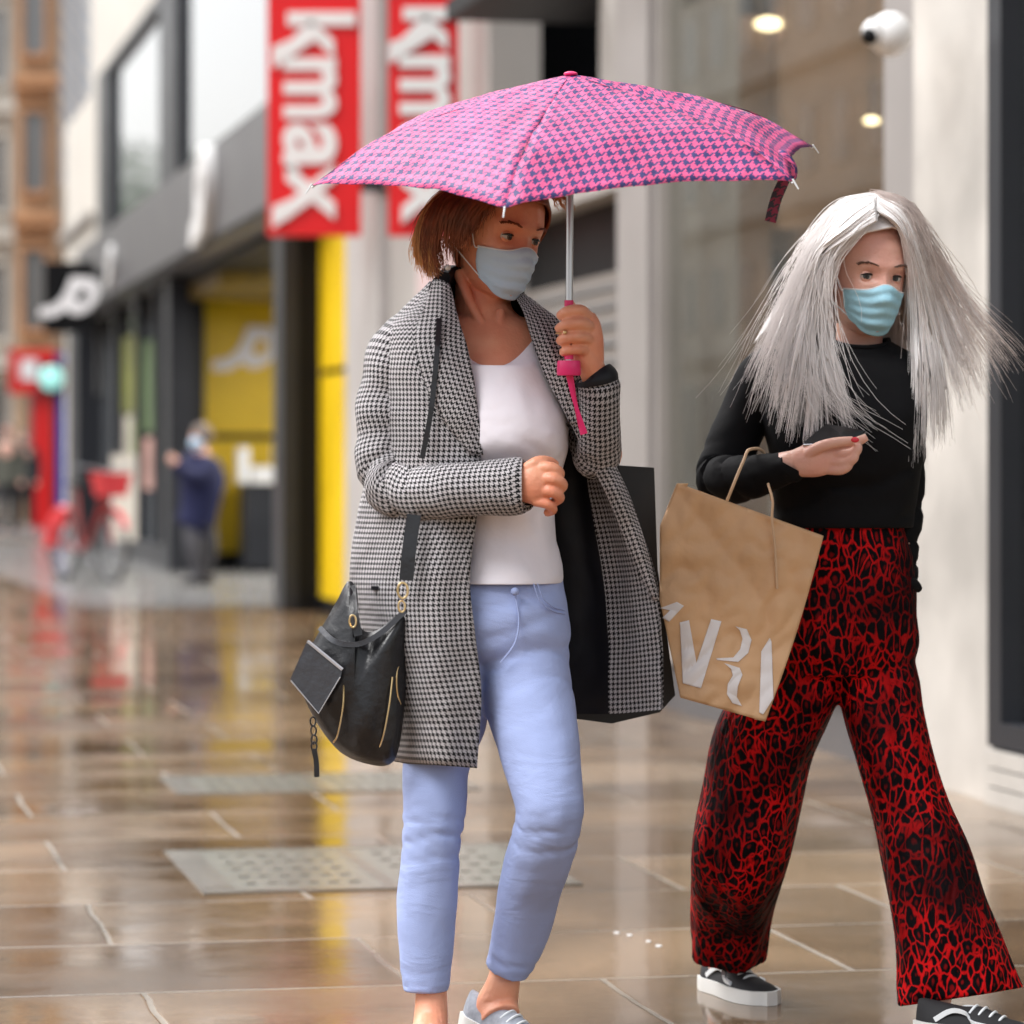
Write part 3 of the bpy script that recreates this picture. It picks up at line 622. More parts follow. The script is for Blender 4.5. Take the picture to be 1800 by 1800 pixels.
def add_mask(parent, M, m, m_rim, thetamax=1.28):
    def mk(u, v_, off=0.):     # u -1..1 across, v 0 top .. 1 bottom
        top = -.026+.012*math.exp(-(u/.25)**2)-.004*abs(u); bot = -.117+.030*abs(u)**2.2
        z = top+(bot-top)*v_; t = u*(thetamax-.10*abs(v_-.5))
        zc = max(z, -.098); w_, f, b = headW(zc); k = .003+off
        p = 2.25; s_, c_ = math.sin(t), math.cos(t); x = math.copysign(abs(s_)**(2/p), s_)*(w_+k); y = -abs(c_)**(2/p)*(f+k)
        y -= .021*math.exp(-(x/.030)**2)*math.exp(-((z+.042)/.030)**2)*(1 if v_ > 0 else 1)+.006*math.exp(-(x/.04)**2)*math.exp(-((z+.09)/.03)**2)
        if z < -.098: y += (-.098-z)*.9
        y -= .0021*math.sin(v_*math.pi*2*4.2+.6*nz(u*2, v_*2))*(1-abs(u)**3)
        y -= .0015*nz(u*3+5, v_*5, 3)
        return M @ Vector((x, y, z))
    g = MB(); g.grid([[mk(-1+2*j/44, i/40) for j in range(45)] for i in range(41)])
    o = part('face_mask', g, m, parent); s_ = o.modifiers.new('s', 'SOLIDIFY'); s_.thickness = .0015
    g = MB(); g.tube([mk(-1+2*j/44, 0, .0012) for j in range(45)], .0016, 6); part('mask_edge', g, m_rim, o)
    for sx in (-1, 1):
        e1 = M @ Vector((sx*.0775, .026, .012)); e2 = M @ Vector((sx*.077, .030, -.035))
        g = MB(); g.tube([mk(sx*.98, .04, .001), mk(sx*1.06, .0, .004), M @ Vector((sx*.0765, -.01, .008)), e1, M @ Vector((sx*.079, .036, -.012)), e2, M @ Vector((sx*.071, .0, -.055)), mk(sx*.98, .93, .001)], .0013, 6, m=5)
        part('ear_loop', g, m_rim, parent)
def under_sheet(guides, D0, frac, dd=.006):     # the smooth mass of a lock: rippled across, cut ragged along the bottom
    K = 40; L = []
    for g_ in guides:
        a = cr(g_, 8); L.append(np.array([np.interp(np.linspace(0, 1, K), np.linspace(0, 1, len(a)), a[:, c]) for c in range(3)]).T)
    cols = np.array([cr([L[j][i] for j in range(len(L))], 14) for i in range(K)]); nc = cols.shape[1]; mb = MB(); G = []
    cut = [frac*(.86+.30*nz(j*.23, D0, frac)+.16*nz(j*.9, 3.)) for j in range(nc)]
    for i in range(K):
        r = []
        for j in range(nc):
            t = i/(K-1)*min(cut[j], .97)*(K-1); a = int(t); b_ = min(a+1, K-1); p = cols[a][j]*(1-(t-a))+cols[b_][j]*(t-a); u = i/(K-1)
            r.append(P(p[0], p[1], D0+p[2]+dd-.011*u**.5*nz(j*.21+.25*nz(u*3), u*1.4, 7)-.005*nz(j*.6, u*2., 2)))
        G.append(r)
    mb.grid(G); return mb
def strands(guides, n, D0, rad=.0008, jit=4., tipj=22., seg=15, lmin=.72, clump=.5, dj=.01, lock=6, bias=(1, 1), lk=.5):
    L = [cr(g, 5) for g in guides]; k = seg+1; L = [np.array([np.interp(np.linspace(0, 1, k), np.linspace(0, 1, len(a)), a[:, c]) for c in range(3)]).T for a in L]
    mb = MB(); m = len(L)-1
    for q in range(n):
        s_ = m*rng.beta(*bias); cs = round(s_*lock)/lock; le = min(1., rng.uniform(lmin, 1.)+.55*nz(cs*3.7, n*.01))
        lx = 34*nz(cs*7.3, 5.1)*lk; ly = 14*nz(cs*5.3, 9.1)*lk; a1, a2, a3 = rng.normal(0, 1), rng.normal(0, 1), rng.normal(0, 1); fr = rng.uniform(0, 6); 
        pts = []
        for i in range(k):
            t = i/seg; ss = s_+(cs-s_)*clump*t*t; j = min(int(ss), m-1); f = ss-j; tt = t*le*seg; ii = min(int(tt), seg-1); ff = tt-ii
            A = L[j][ii]*(1-ff)+L[j][ii+1]*ff; B = L[j+1][ii]*(1-ff)+L[j+1][ii+1]*ff; p = A*(1-f)+B*f
            e = jit+(tipj-jit)*t*t
            pts.append(P(p[0]+lx*t*t+a1*e*.5+nz(fr, t*2.5)*e*.8, p[1]+ly*t*t+a2*e*.3, D0+p[2]+a3*dj*(.4+t)))
        mb.tube(pts, [rad*.9, rad, rad*.9, rad*.35], 3, cap=False)
    return mb
def sheet_grid(rows, D0, m=7, n=8):      # rows of (px, py, dD) controls
    q = [cr(r, n) for r in rows]; k = len(q[0]); cols = [cr([r[j] for r in q], m) for j in range(k)]
    return [[P(*(cols[j][i][0], cols[j][i][1], D0+cols[j][i][2])) for j in range(k)] for i in range(len(cols[0]))]
def offset_grid(G, d, fold=None):
    out = []
    for i in range(len(G)):
        r = []
        for j in range(len(G[0])):
            a = G[min(i+1, len(G)-1)][j]-G[max(i-1, 0)][j]; b_ = G[i][min(j+1, len(G[0])-1)]-G[i][max(j-1, 0)]
            nrm = a.cross(b_); nrm = nrm.normalized() if nrm.length > 1e-9 else Vector((0, -1, 0)); r.append(G[i][j]+nrm*(d+(fold(i, j) if fold else 0)))
        out.append(r)
    return out
def solid(o, th_, off=0.):
    s_ = o.modifiers.new('thickness', 'SOLIDIFY'); s_.thickness = th_; s_.offset = off; return o
mat('eye_white', (.62, .58, .55), .25); mat('pupil', (.01, .008, .008), .2); mat('iris_brown', (.07, .035, .015), .2); mat('iris_grey', (.05, .06, .06), .2)

def shoe(parent, M, upper, sole_m, L=.25, low=False, lace_m=None, stripe=None):
    # local: heel at x=0, toe at x=L, z up, sole at 0
    def wd(x): return np.interp(x/L, [0, .1, .35, .6, .8, .93, 1], [.018, .031, .033, .044, .045, .034, .008])
    xs_ = np.linspace(0, L, 26); g = MB(); G = []
    for x in xs_:
        w_ = wd(x); top = np.interp(x/L, [0, .12, .35, .5, .72, .9, 1], [.072, .068, .062, .066, .047, .040, .026])
        G.append([M @ Vector((x, w_*math.copysign(abs(math.cos(a))**.8, math.cos(a))*(1-.35*max(0, math.sin(a))), .024+(top-.024)*max(0, math.sin(a))**.8-.004*max(0, -math.sin(a)))) for a in np.linspace(0, 2*math.pi, 28, endpoint=False)])
    g.loft(G); up = part('shoe', g, upper, parent)
    g = MB(); G = []
    for x in np.linspace(-.004, L+.006, 26):
        w_ = wd(min(max(x, 0), L))+.004; G.append([M @ Vector((x, w_*y, z)) for y, z in ((-1, 0.001), (1, 0.001), (1.0, .014), (.97, .029), (-.97, .029), (-1.0, .014))])
    g.loft(G); part('sole', g, sole_m, up)
    if lace_m:
        g = MB()
        for k in range(4):
            x = L*(.46+.075*k); z = np.interp(x/L, [0, .12, .35, .5, .72, .9, 1], [.072, .068, .062, .066, .047, .040, .026])+.001
            g.tube([M @ Vector((x, -.022, z-.012)), M @ Vector((x+.004, -.010, z-.001)), M @ Vector((x, .010, z-.001)), M @ Vector((x-.003, .022, z-.012))], .0028, 6, m=3)
        part('laces', g, lace_m, up)
    if stripe:
        for sy in (-1, 1):
            g = MB(); pts = [(.05, .036), (.085, .056), (.12, .054), (.135, .040), (.17, .036)]; G = []
            for x, z in cr(pts, 5):
                w_ = wd(x)*(1-.3*max(0, (z-.024)/.05))+.0015; G.append([M @ Vector((x-.003, sy*(w_+.001), z+.004)), M @ Vector((x+.003, sy*(w_+.001), z-.004)), M @ Vector((x+.003, sy*(w_-.006), z-.004)), M @ Vector((x-.003, sy*(w_-.006), z+.004))])
            g.loft(G); part('side_stripe', g, stripe, up)
    return up
def Mfoot(px, py, D, yaw, pitch=0):     # yaw: 0 = toe to +x, -90 = toe to the camera
    c = P(px, py, D); return Matrix.Translation(c) @ Matrix.Rotation(R(yaw), 4, 'Z') @ Matrix.Rotation(R(pitch), 4, 'Y')

# ================================================================ WOMAN WITH THE UMBRELLA
D1 = 6.45
SK1 = skin_mat('tanned_skin', (.82, .40, .25), (.72, .27, .16))
HR1 = mat('brown_hair', (.24, .060, .017), .45, var=.5, vs=30); HR1b = mat('blond_highlights', (.58, .28, .10), .45, var=.4, vs=30)
COAT = hound_mat('houndstooth_wool', .0098, (.47, .45, .465), (.006, .006, .007), .85, .5, .05, 0, .2)
LINING = mat('black_lining', (.005, .005, .008), .5, bump=.4, bs=9, spec=.3); TEE = mat('white_jersey', (.86, .83, .90), .75, bump=.7, bs=9)
def denim(): 
    m = mat('pale_blue_denim', (.375, .46, .77), .8, var=.18, vs=3.2); t = m.node_tree; tc = t.nodes.new('ShaderNodeTexCoord')
    mp = N_(t, 'Mapping'); mp.inputs['Scale'].default_value = (5, 5, 13); t.links.new(tc.outputs['Object'], mp.inputs[0])
    n = N_(t, 'TexNoise', Scale=1.3, Detail=3., Distortion=.6); t.links.new(mp.outputs[0], n.inputs['Vector'])
    n2 = N_(t, 'TexNoise', Scale=600., Detail=2.); t.links.new(tc.outputs['Object'], n2.inputs['Vector'])
    h = mth(t, 'ADD', n.outputs[0], mth(t, 'MULTIPLY', n2.outputs[0], .12))
    bp = N_(t, 'Bump', Strength=.4, Distance=.016); t.links.new(h, bp.inputs['Height']); t.links.new(bp.outputs[0], bsdf(m).inputs['Normal']); return m
JEAN = denim()
MSK1 = mat('grey_blue_mask', (.50, .68, .86), .7, bump=.3, bs=60); RIM = mat('white_elastic', (.75, .78, .80), .7)
GOLD = mat('gold_metal', (.75, .55, .28), .3, metal=1.); LEATH = mat('black_leather', (.009, .009, .011), .34, bump=.5, bs=22, coat=.1)
w1 = thing('person', 'woman in a houndstooth coat, white top and pale blue jeans, walking under the pink umbrella', 'person', (P(850, 1843, D1).x, D1, 0))
H1 = Matrix.Translation(P(876, 410, D1)) @ Matrix.Rotation(R(36), 4, 'Z') @ Matrix.Rotation(R(11), 4, 'X') @ Matrix.Rotation(R(7), 4, 'Y')
b = MB(); add_head(b, H1)
b.limb([(858, 440, .03, 52), (850, 500, .04, 50), (850, 550, .03, 52), (862, 600, .02, 78)], D1, 28)
b.sil([(548, 820, 890, .03, .05), (565, 765, 940, .03, .075), (590, 725, 975, .02, .085), (640, 715, 985, .0, .095), (720, 730, 985, -.02, .110), (780, 745, 975, -.01, .105), (860, 770, 965, 0, .09), (940, 765, 970, 0, .09), (1040, 765, 975, 0, .09), (1110, 775, 985, 0, .085), (1150, 800, 970, 0, .07)], D1, 48, 4)
b.limb([(806, 478, -.0, 11), (830, 540, -.035, 9), (862, 598, -.052, 7)], D1, 10); b.limb([(880, 545, -.03, 8), (878, 575, -.045, 8), (874, 600, -.055, 6)], D1, 10)
b.limb([(735, 600, .02, 34), (690, 680, .0, 32), (680, 850, -.02, 30), (760, 860, -.10, 28), (850, 855, -.19, 26), (915, 850, -.22, 25), (940, 850, -.225, 30, .6)], D1, 18)     # her right arm
b.limb([(960, 600, .03, 34), (1040, 700, .05, 34), (1062, 800, .0, 32), (1056, 730, -.10, 27), (1048, 670, -.15, 24), (1032, 630, -.17, 25), (1020, 600, -.175, 30, .7)], D1, 18)   # her left arm
# right hand closed on the top: back of the hand and four curled fingers
b.limb([(915, 852, -.225, 30, .7), (938, 850, -.232, 38, .62), (958, 850, -.235, 34, .55)], D1, 20)
for (pts) in ([(945, 823, -.235, 13), (968, 822, -.245, 12), (984, 832, -.235, 10.5), (975, 846, -.215, 9)], [(948, 842, -.238, 13), (974, 842, -.25, 12.5), (989, 853, -.236, 11), (978, 866, -.215, 9)],
              [(946, 862, -.238, 12.5), (971, 864, -.248, 12), (984, 875, -.235, 10.5), (972, 884, -.215, 9)], [(940, 880, -.236, 11.5), (962, 886, -.242, 10.5), (972, 896, -.23, 9.5), (960, 902, -.215, 8)], [(925, 825, -.235, 13), (945, 812, -.235, 12), (965, 811, -.222, 10), (978, 818, -.21, 8.5)]):
    b.limb([(a_[0], a_[1], a_[2], a_[3]*.9) for a_ in pts], D1, 12, 5)
# left hand round the shaft
b.limb([(1036, 640, -.165, 27, .8), (1028, 605, -.175, 34, .7), (1024, 572, -.18, 32, .62), (1022, 552, -.18, 24, .6)], D1, 20)
for pts in ([(1032, 556, -.185, 13), (1020, 546, -.215, 12.5), (998, 548, -.222, 12), (984, 556, -.205, 10)], [(1036, 575, -.19, 13), (1020, 568, -.222, 13), (996, 571, -.228, 12), (982, 579, -.208, 10.5)],
            [(1036, 596, -.19, 12.5), (1018, 592, -.22, 12.5), (996, 594, -.225, 11.5), (984, 600, -.208, 10)], [(1032, 616, -.185, 11.5), (1015, 614, -.212, 11), (998, 616, -.214, 10), (988, 620, -.20, 8.5)],
            [(1022, 600, -.17, 14), (1012, 570, -.175, 12.5), (1006, 545, -.185, 11.5), (1000, 531, -.195, 9)]):
    b.limb([(a_[0], a_[1], a_[2], a_[3]*.9) for a_ in pts], D1, 12, 5)
# legs inside the jeans and bare ankles
b.limb([(800, 1140, 0, 60), (775, 1300, -.02, 45), (760, 1430, -.04, 36), (752, 1560, -.04, 34), (757, 1700, -.04, 27), (758, 1750, -.04, 28), (757, 1800, -.06, 31), (752, 1838, -.12, 36)], D1, 20)
b.limb([(930, 1140, 0, 62), (950, 1300, -.08, 50), (955, 1440, -.12, 40), (925, 1560, -.02, 36), (893, 1690, .07, 28), (884, 1730, .08, 30), (874, 1768, .08, 38, .8), (880, 1790, .05, 36, .7)], D1, 20)
remesh(b, 'body', SK1, w1, .0025, 1)
face_parts(w1, H1, HR1, ('iris_brown', .12), SK1)
add_mask(w1, H1, MSK1, RIM)
# hair: skull cap, bob strands, sun-bleached ends
def hair_cap(M, front, low, off, drop=0):
    g = MB(); G = []
    for i in range(26):
        u = i/25; G.append([])
        for j in range(49):
            a = -math.pi+2*math.pi*j/48      # 0 = forward
            zl = np.interp(abs(a), [0, .5, 1., 1.5, 2.2, math.pi], [front, front-.003, front*.55, low*.3, low, low]); z = .1165-(.1165-zl)*u
            G[-1].append(M @ head_pt(z, a, off*(.4+.6*min(1, u*4)), False))
    g.grid(G); return g
solid(part('hair_cap', hair_cap(H1, .074, -.085, .010), HR1, w1), .004)
gd1 = [[(940, 330, -.08), (905, 335, -.10), (868, 352, -.10), (850, 372, -.095), (836, 392, -.085)], [(925, 318, -.05), (870, 330, -.09), (830, 365, -.095), (812, 400, -.08), (798, 430, -.065)], [(915, 312, -.0), (850, 322, -.06), (800, 360, -.085), (785, 420, -.065), (786, 470, -.045)],
       [(905, 310, .02), (830, 322, -.02), (778, 362, -.05), (762, 420, -.045), (772, 485, -.03)], [(900, 310, .05), (820, 322, .02), (762, 360, -.01), (745, 410, -.01), (755, 470, -.0)], [(900, 315, .08), (810, 330, .05), (756, 370, .03), (738, 425, .03), (742, 462, .03)]]
part('hair', strands(gd1, 1700, D1, .0009, 5, 17, clump=.85, lmin=.62, lock=3, lk=.7), HR1, w1)
gd1b = [[(800, 322, .0), (762, 352, -.02), (743, 390, -.02), (735, 430, -.01), (736, 452, 0)], [(800, 330, .03), (764, 370, .02), (748, 430, .01), (752, 468, .01), (758, 492, .01)], [(806, 340, -.03), (775, 380, -.06), (762, 440, -.04), (764, 475, -.03), (772, 492, -.02)]]
part('hair_ends', strands(gd1b, 520, D1, .0009, 6, 16, clump=.8), HR1b, w1)
part('hair_wisps', strands([[(965, 335, -.05), (990, 345, -.06), (1003, 358, -.05), (1012, 368, -.05)], [(960, 340, -.08), (975, 352, -.09), (978, 362, -.09), (986, 372, -.09)]], 60, D1, .0007, 3, 7), HR1b, w1)
g = MB(); g.sphere(P(787, 470, D1-.05), .006, 10, 8); part('earring', g, MATS['white_elastic'], w1)
# top
def scoop(py, t): 
    return max(0, 1-(py-585)/60)*(62*max(0, -math.sin(t))**1.5*max(0, 1-abs(math.cos(t)-.05)**2.2*1.15)) if py < 645 else 0
def tf(py, t):
    f = max(0, -math.sin(t)); e = 0
    for (y0, w_, A, sl) in ((795, 22, .012, .25), (905, 16, .004, -.2), (700, 20, .003, .3), (960, 18, .003, .3)): e += A*f*math.exp(-((py-y0-60*sl*math.cos(t))/w_)**2)
    X_ = 892+100*math.cos(t)-965; Y_ = py-850; r_ = math.hypot(X_, Y_*1.3); an = math.atan2(Y_, X_)
    e = e*.6-f*.0055*max(0, math.sin(an*8+1.5*nz(r_*.02)))**3*math.exp(-((r_-75)/55)**2)
    return e+.004*nz(math.cos(t)*2.5, py*.018)+.002*nz(math.cos(t)*6, py*.05, 4)
g = MB(); g.sil([(583, 770, 958, .0, .100), (620, 765, 968, -.01, .110), (680, 775, 986, -.03, .122), (740, 785, 999, -.045, .132), (780, 795, 1001, -.045, .128), (825, 800, 988, -.02, .110), (880, 803, 975, -.01, .102), (950, 795, 980, 0, .105), (1000, 783, 988, 0, .122), (1022, 780, 990, 0, .127), (1022, 784, 986, 0, .122)], D1, 64, 8, 2.3, tf, False, scoop)
top = part('top', g, TEE, w1); 
# jeans: hips then each leg in one garment
def jf(s_, t, k0=.5): return .0022*nz(math.cos(t)*2, math.sin(t)*2, s_*14)-.0075*max(0, math.sin(s_*120+2.6*math.cos(t+.6)+3*nz(s_*7)+1.2*nz(math.cos(t)*2, s_*20)))**4*(math.exp(-((s_-k0)/.07)**2)*.8+math.exp(-((s_-.97)/.05)**2)*.7+math.exp(-((s_-.05)/.14)**2)*.6)
def flat(x): return x
g = MB()
g.sil([(1000, 775, 988, 0, .104), (1030, 772, 991, 0, .110), (1080, 762, 1000, 0, .125), (1120, 760, 1003, 0, .118), (1150, 785, 990, 0, .098), (1170, 820, 970, -.0, .06)], D1, 48, 5, 2.4, lambda py, t: .003*nz(math.cos(t)*3, py*.03)-.005*math.exp(-((py-1110+45*math.cos(t))/8)**2)*max(0, -math.sin(t))-.004*math.exp(-((py-1060+30*math.cos(t))/7)**2)*max(0, -math.sin(t)))
g.limb([(812, 1130, .01, 66, 1.3), (800, 1240, .0, 63, 1.15), (768, 1340, -.02, 59), (764, 1420, -.04, 56), (757, 1500, -.045, 52), (750, 1600, -.04, 53), (749, 1690, -.04, 46), (749, 1742, -.04, 41)], D1, 36, 9, lambda s_, t: jf(s_, t, .52))
g.limb([(915, 1120, .0, 84, 1.1), (924, 1200, -.03, 81, 1.05), (945, 1300, -.08, 74), (962, 1390, -.12, 63), (966, 1432, -.125, 60), (953, 1490, -.09, 59), (932, 1560, -.02, 56), (915, 1640, .04, 50), (892, 1704, .07, 41)], D1, 36, 9, lambda s_, t: jf(s_, t, .55))
remesh(g, 'jeans', JEAN, w1, .0042, 5)
g = MB(); g.sphere(P(905, 1040, D1-.128), .008, 10, 6); part('jeans_button', g, JEAN, w1)
g = MB(); g.tube([P(906, 1048, D1-.122), P(912, 1090, D1-.128), P(905, 1130, D1-.13), P(880, 1165, D1-.122)], .0018, 5, m=6); part('fly_seam', g, JEAN, w1)
for pts in ([(945, 1026, -.112), (955, 1052, -.112), (975, 1068, -.09), (992, 1072, -.055)], [(938, 1026, -.114), (949, 1056, -.116), (972, 1074, -.094), (993, 1079, -.058)]):
    g = MB(); g.tube([P(a, b_, D1+c) for a, b_, c in pts], .0012, 5, m=6); part('pocket_seam', g, JEAN, w1)
# coat
def cfold(i, j): return .007*nz(i*.05, j*.20, 1)+.002*nz(i*.3, j*.4, 2)
rowsL = [[(778, 500, -.045), (764, 497, -.01), (758, 496, .03), (790, 490, .075), (830, 490, .085), (866, 494, .085)],
  [(795, 540, -.085), (745, 542, -.06), (708, 548, .0), (730, 545, .09), (800, 540, .12), (870, 540, .12)],
  [(806, 575, -.105), (725, 578, -.09), (668, 586, .01), (700, 580, .12), (790, 580, .15), (870, 580, .15)],
  [(820, 640, -.125), (730, 640, -.125), (660, 640, .01), (690, 640, .14), (780, 640, .16), (870, 640, .16)],
  [(838, 740, -.145), (740, 740, -.14), (658, 740, .0), (690, 740, .14), (780, 740, .16), (870, 740, .16)],
  [(846, 830, -.145), (745, 830, -.14), (650, 830, .0), (680, 830, .14), (780, 830, .15), (870, 830, .15)],
  [(838, 910, -.135), (740, 912, -.135), (634, 910, .01), (670, 910, .14), (780, 910, .15), (870, 910, .15)],
  [(826, 1020, -.145), (735, 1022, -.15), (620, 1020, .02), (665, 1020, .16), (780, 1020, .17), (870, 1020, .17)],
  [(836, 1120, -.145), (740, 1124, -.155), (636, 1120, .03), (680, 1120, .17), (780, 1120, .18), (870, 1120, .18)],
  [(846, 1220, -.135), (755, 1226, -.15), (660, 1225, .03), (700, 1222, .17), (790, 1215, .18), (870, 1210, .18)],
  [(838, 1350, -.12), (770, 1345, -.14), (692, 1338, .02), (715, 1320, .16), (795, 1290, .18), (870, 1255, .18)]]
rowsR = [[(866, 494, .085), (890, 497, .07), (906, 505, .03), (908, 512, -.01)],
  [(870, 540, .12), (930, 540, .11), (962, 552, .04), (938, 560, -.05)],
  [(870, 580, .15), (950, 582, .13), (995, 590, .04), (955, 600, -.085)],
  [(870, 640, .16), (970, 642, .14), (1020, 640, .05), (968, 650, -.10)],
  [(870, 740, .16), (980, 740, .14), (1035, 740, .06), (1005, 745, -.10)],
  [(870, 830, .15), (985, 830, .14), (1045, 830, .10), (1066, 830, -.02)],
  [(870, 910, .15), (990, 910, .14), (1060, 910, .11), (1112, 905, .0)],
  [(870, 1020, .17), (1000, 1020, .15), (1080, 1020, .12), (1150, 1012, .02)],
  [(870, 1120, .18), (1000, 1120, .16), (1090, 1120, .12), (1160, 1110, .04)],
  [(870, 1190, .18), (1005, 1195, .16), (1090, 1195, .12), (1164, 1188, .045)],
  [(870, 1250, .18), (1010, 1254, .16), (1090, 1254, .12), (1166, 1247, .05)]]
GL = sheet_grid(rowsL, D1, 8, 9); GR = sheet_grid(rowsR, D1, 8, 9)
g = MB(); g.grid(offset_grid(GL, 0, cfold)); coat = solid(part('coat', g, COAT, w1), .003)
g = MB(); g.grid(offset_grid(GR, 0, cfold)); part('coat_side', g, COAT, coat)
nj = len(GR[0]); kf = int(nj*.60)
Gi = offset_grid(GR, .006, cfold); Go = offset_grid(GR, -.006, cfold)
def inner(G0, G1, G2):      # pick the offset that lies nearer the camera
    return G1 if sum((a[len(a)//2].y for a in G1)) < sum((a[len(a)//2].y for a in G2)) else G2
Gx = inner(GR, Gi, Go)
g = MB(); g.grid([r[:kf+1] for r in Gx]); part('lining', g, LINING, coat)
g = MB(); g.grid([r[kf:] for r in Gx]); part('front_facing', g, COAT, coat)
Gl = inner(GL, offset_grid(GL, .006, cfold), offset_grid(GL, -.006, cfold))
g = MB(); g.grid([r[int(len(r)*.62):] for r in Gl]); part('lining', g, LINING, coat)
# lapels and collar
def sheet(name, rows, m_, parent, n=8, mm=7, th_=.003, fold=None, D0=None):
    G = sheet_grid(rows, D0 or D1, mm, n); g = MB(); g.grid(offset_grid(G, 0, fold) if fold else G); return solid(part(name, g, m_, parent), th_)
sheet('lapel', [[(762, 492, -.035), (776, 492, -.06), (792, 502, -.07)], [(744, 548, -.085), (775, 548, -.105), (806, 560, -.115)], [(730, 600, -.125), (772, 600, -.140), (822, 612, -.140)], [(742, 660, -.148), (785, 662, -.162), (834, 672, -.16)], [(775, 730, -.158), (810, 732, -.172), (842, 738, -.168)], [(826, 796, -.158), (838, 798, -.165), (849, 800, -.162)]], COAT, coat)
sheet('lapel', [[(896, 505, .0), (915, 515, -.02), (935, 530, -.01)], [(918, 545, -.06), (945, 556, -.075), (978, 560, -.05)], [(936, 600, -.10), (965, 605, -.12), (1006, 610, -.095)], [(958, 660, -.125), (990, 665, -.145), (1020, 665, -.12)], [(985, 710, -.13), (1006, 712, -.142), (1030, 715, -.125)], [(1003, 745, -.125), (1018, 742, -.135), (1040, 742, -.12)]], COAT, coat)
sheet('lapel', [[(1003, 742, -.12), (1020, 740, -.13), (1042, 742, -.115)], [(1030, 800, -.09), (1050, 798, -.10), (1072, 800, -.075)], [(1062, 860, -.06), (1082, 858, -.07), (1104, 866, -.045)], [(1092, 930, -.03), (1110, 926, -.04), (1128, 935, -.02)], [(1120, 1000, -.0), (1134, 996, -.012), (1146, 1002, .01)], [(1148, 1056, .02), (1153, 1054, .01), (1158, 1056, .02)]], COAT, coat)
g = MB(); g.limb([(772, 500, -.03, 14, 2), (790, 486, .03, 16, 2), (830, 484, .075, 16), (880, 490, .07, 16), (905, 512, .02, 14, 2)], D1, 12, 6); part('collar', g, LINING, coat)
# sleeves
def sf(s_, t): 
    return .003*nz(s_*10, math.cos(t)*1.5, math.sin(t)*1.5)+-.012*max(0, math.sin(s_*70+2.5*math.cos(t)+3*nz(s_*5, 2)+nz(math.cos(t)*3, s_*9)))**3*math.exp(-((s_-.45)/.12)**2)+.003*math.sin(s_*60+2*math.sin(t))*math.exp(-((s_-.25)/.15)**2)
g = MB(); g.limb([(728, 596, .01, 40, 1.2), (700, 620, .0, 52, 1.2), (682, 700, -.01, 54, 1.1), (676, 790, -.03, 52, 1.05), (688, 850, -.06, 54), (740, 865, -.115, 50), (810, 861, -.17, 49, .95), (870, 857, -.2, 49, .9), (915, 854, -.22, 50, .85), (917, 854, -.22, 40, .8)], D1, 40, 9, sf); part('sleeve', g, COAT, coat)
g = MB(); g.limb([(975, 600, .04, 40, 1.2), (1010, 640, .06, 48, 1.1), (1038, 720, .06, 48), (1046, 780, .02, 46), (1050, 800, -.04, 42), (1054, 760, -.10, 38), (1054, 700, -.14, 36), (1052, 672, -.15, 36), (1051, 666, -.152, 29)], D1, 34, 8, sf); part('sleeve', g, COAT, coat)
g = MB(); g.limb([(1050, 672, -.15, 38), (1048, 662, -.152, 38), (1047, 660, -.152, 30)], D1, 26, 3); part('cuff', g, LINING, coat)
g = MB(); 
g.wbox(P(655, 0, D1).x, P(684, 0, D1).x, D1-.075, D1-.06, P(0, 1034, D1).z, P(0, 1028, D1).z); part('pocket_slit', g, LINING, coat)
# shoes
CAN = mat('grey_canvas', (.33, .35, .40), .8, var=.35, vs=60); SOLE = mat('white_rubber', (.72, .72, .70), .5); 
shoe(w1, Mfoot(822, 1802, D1+.12, -48, 12), CAN, SOLE, .24, lace_m=RIM)
shoe(w1, Mfoot(752, 1862, D1-.10, -72, 0), CAN, SOLE, .24, lace_m=RIM)
g = MB(); 
for k in range(13): pass
g.tube([P(984+7*math.cos(a), 586+0*a, D1-.214)+Vector((0, .010*math.sin(a), .0)) for a in np.linspace(0, 2*math.pi, 14)], .0014, 6); g.sphere(P(993, 584, D1-.234), .004, 8, 6); part('ring', g, GOLD, w1)

# ================================================================ UMBRELLA
PINK = hound_mat('pink_houndstooth_nylon', .0215, (.80, .12, .29), (.055, .05, .17), .5, .45, 0, .12, .3)
PINK2 = mat('magenta_plastic', (.75, .02, .16), .35); STEEL = mat('steel_shaft', (.55, .55, .56), .3, metal=.9)
apex = P(1003, 131, D1-.20); base = P(1000, 640, D1-.205)
um_ = thing('umbrella', 'open pink houndstooth umbrella held over the woman in the coat', 'umbrella', base)
Mu = Matrix.Translation(apex) @ Matrix.Rotation(R(13.5), 4, 'X') @ Matrix.Rotation(R(-2.6), 4, 'Y')
RU = .492; fis = [-76, -15, 50, 101, 165, 228]
prof = [(0, 0), (.12, .012), (.27, .030), (.45, .050), (.62, .072), (.74, .092), (.86, .122), (1.0, .165)]
pr = cr(prof, 4)
def rib_pt(fi, r_, h):
    r_ = r_*(.925 if fi == 101 else 1.); return Vector((r_*RU*math.sin(R(fi)), -r_*RU*math.cos(R(fi)), -h))
g = MB(); rim = []
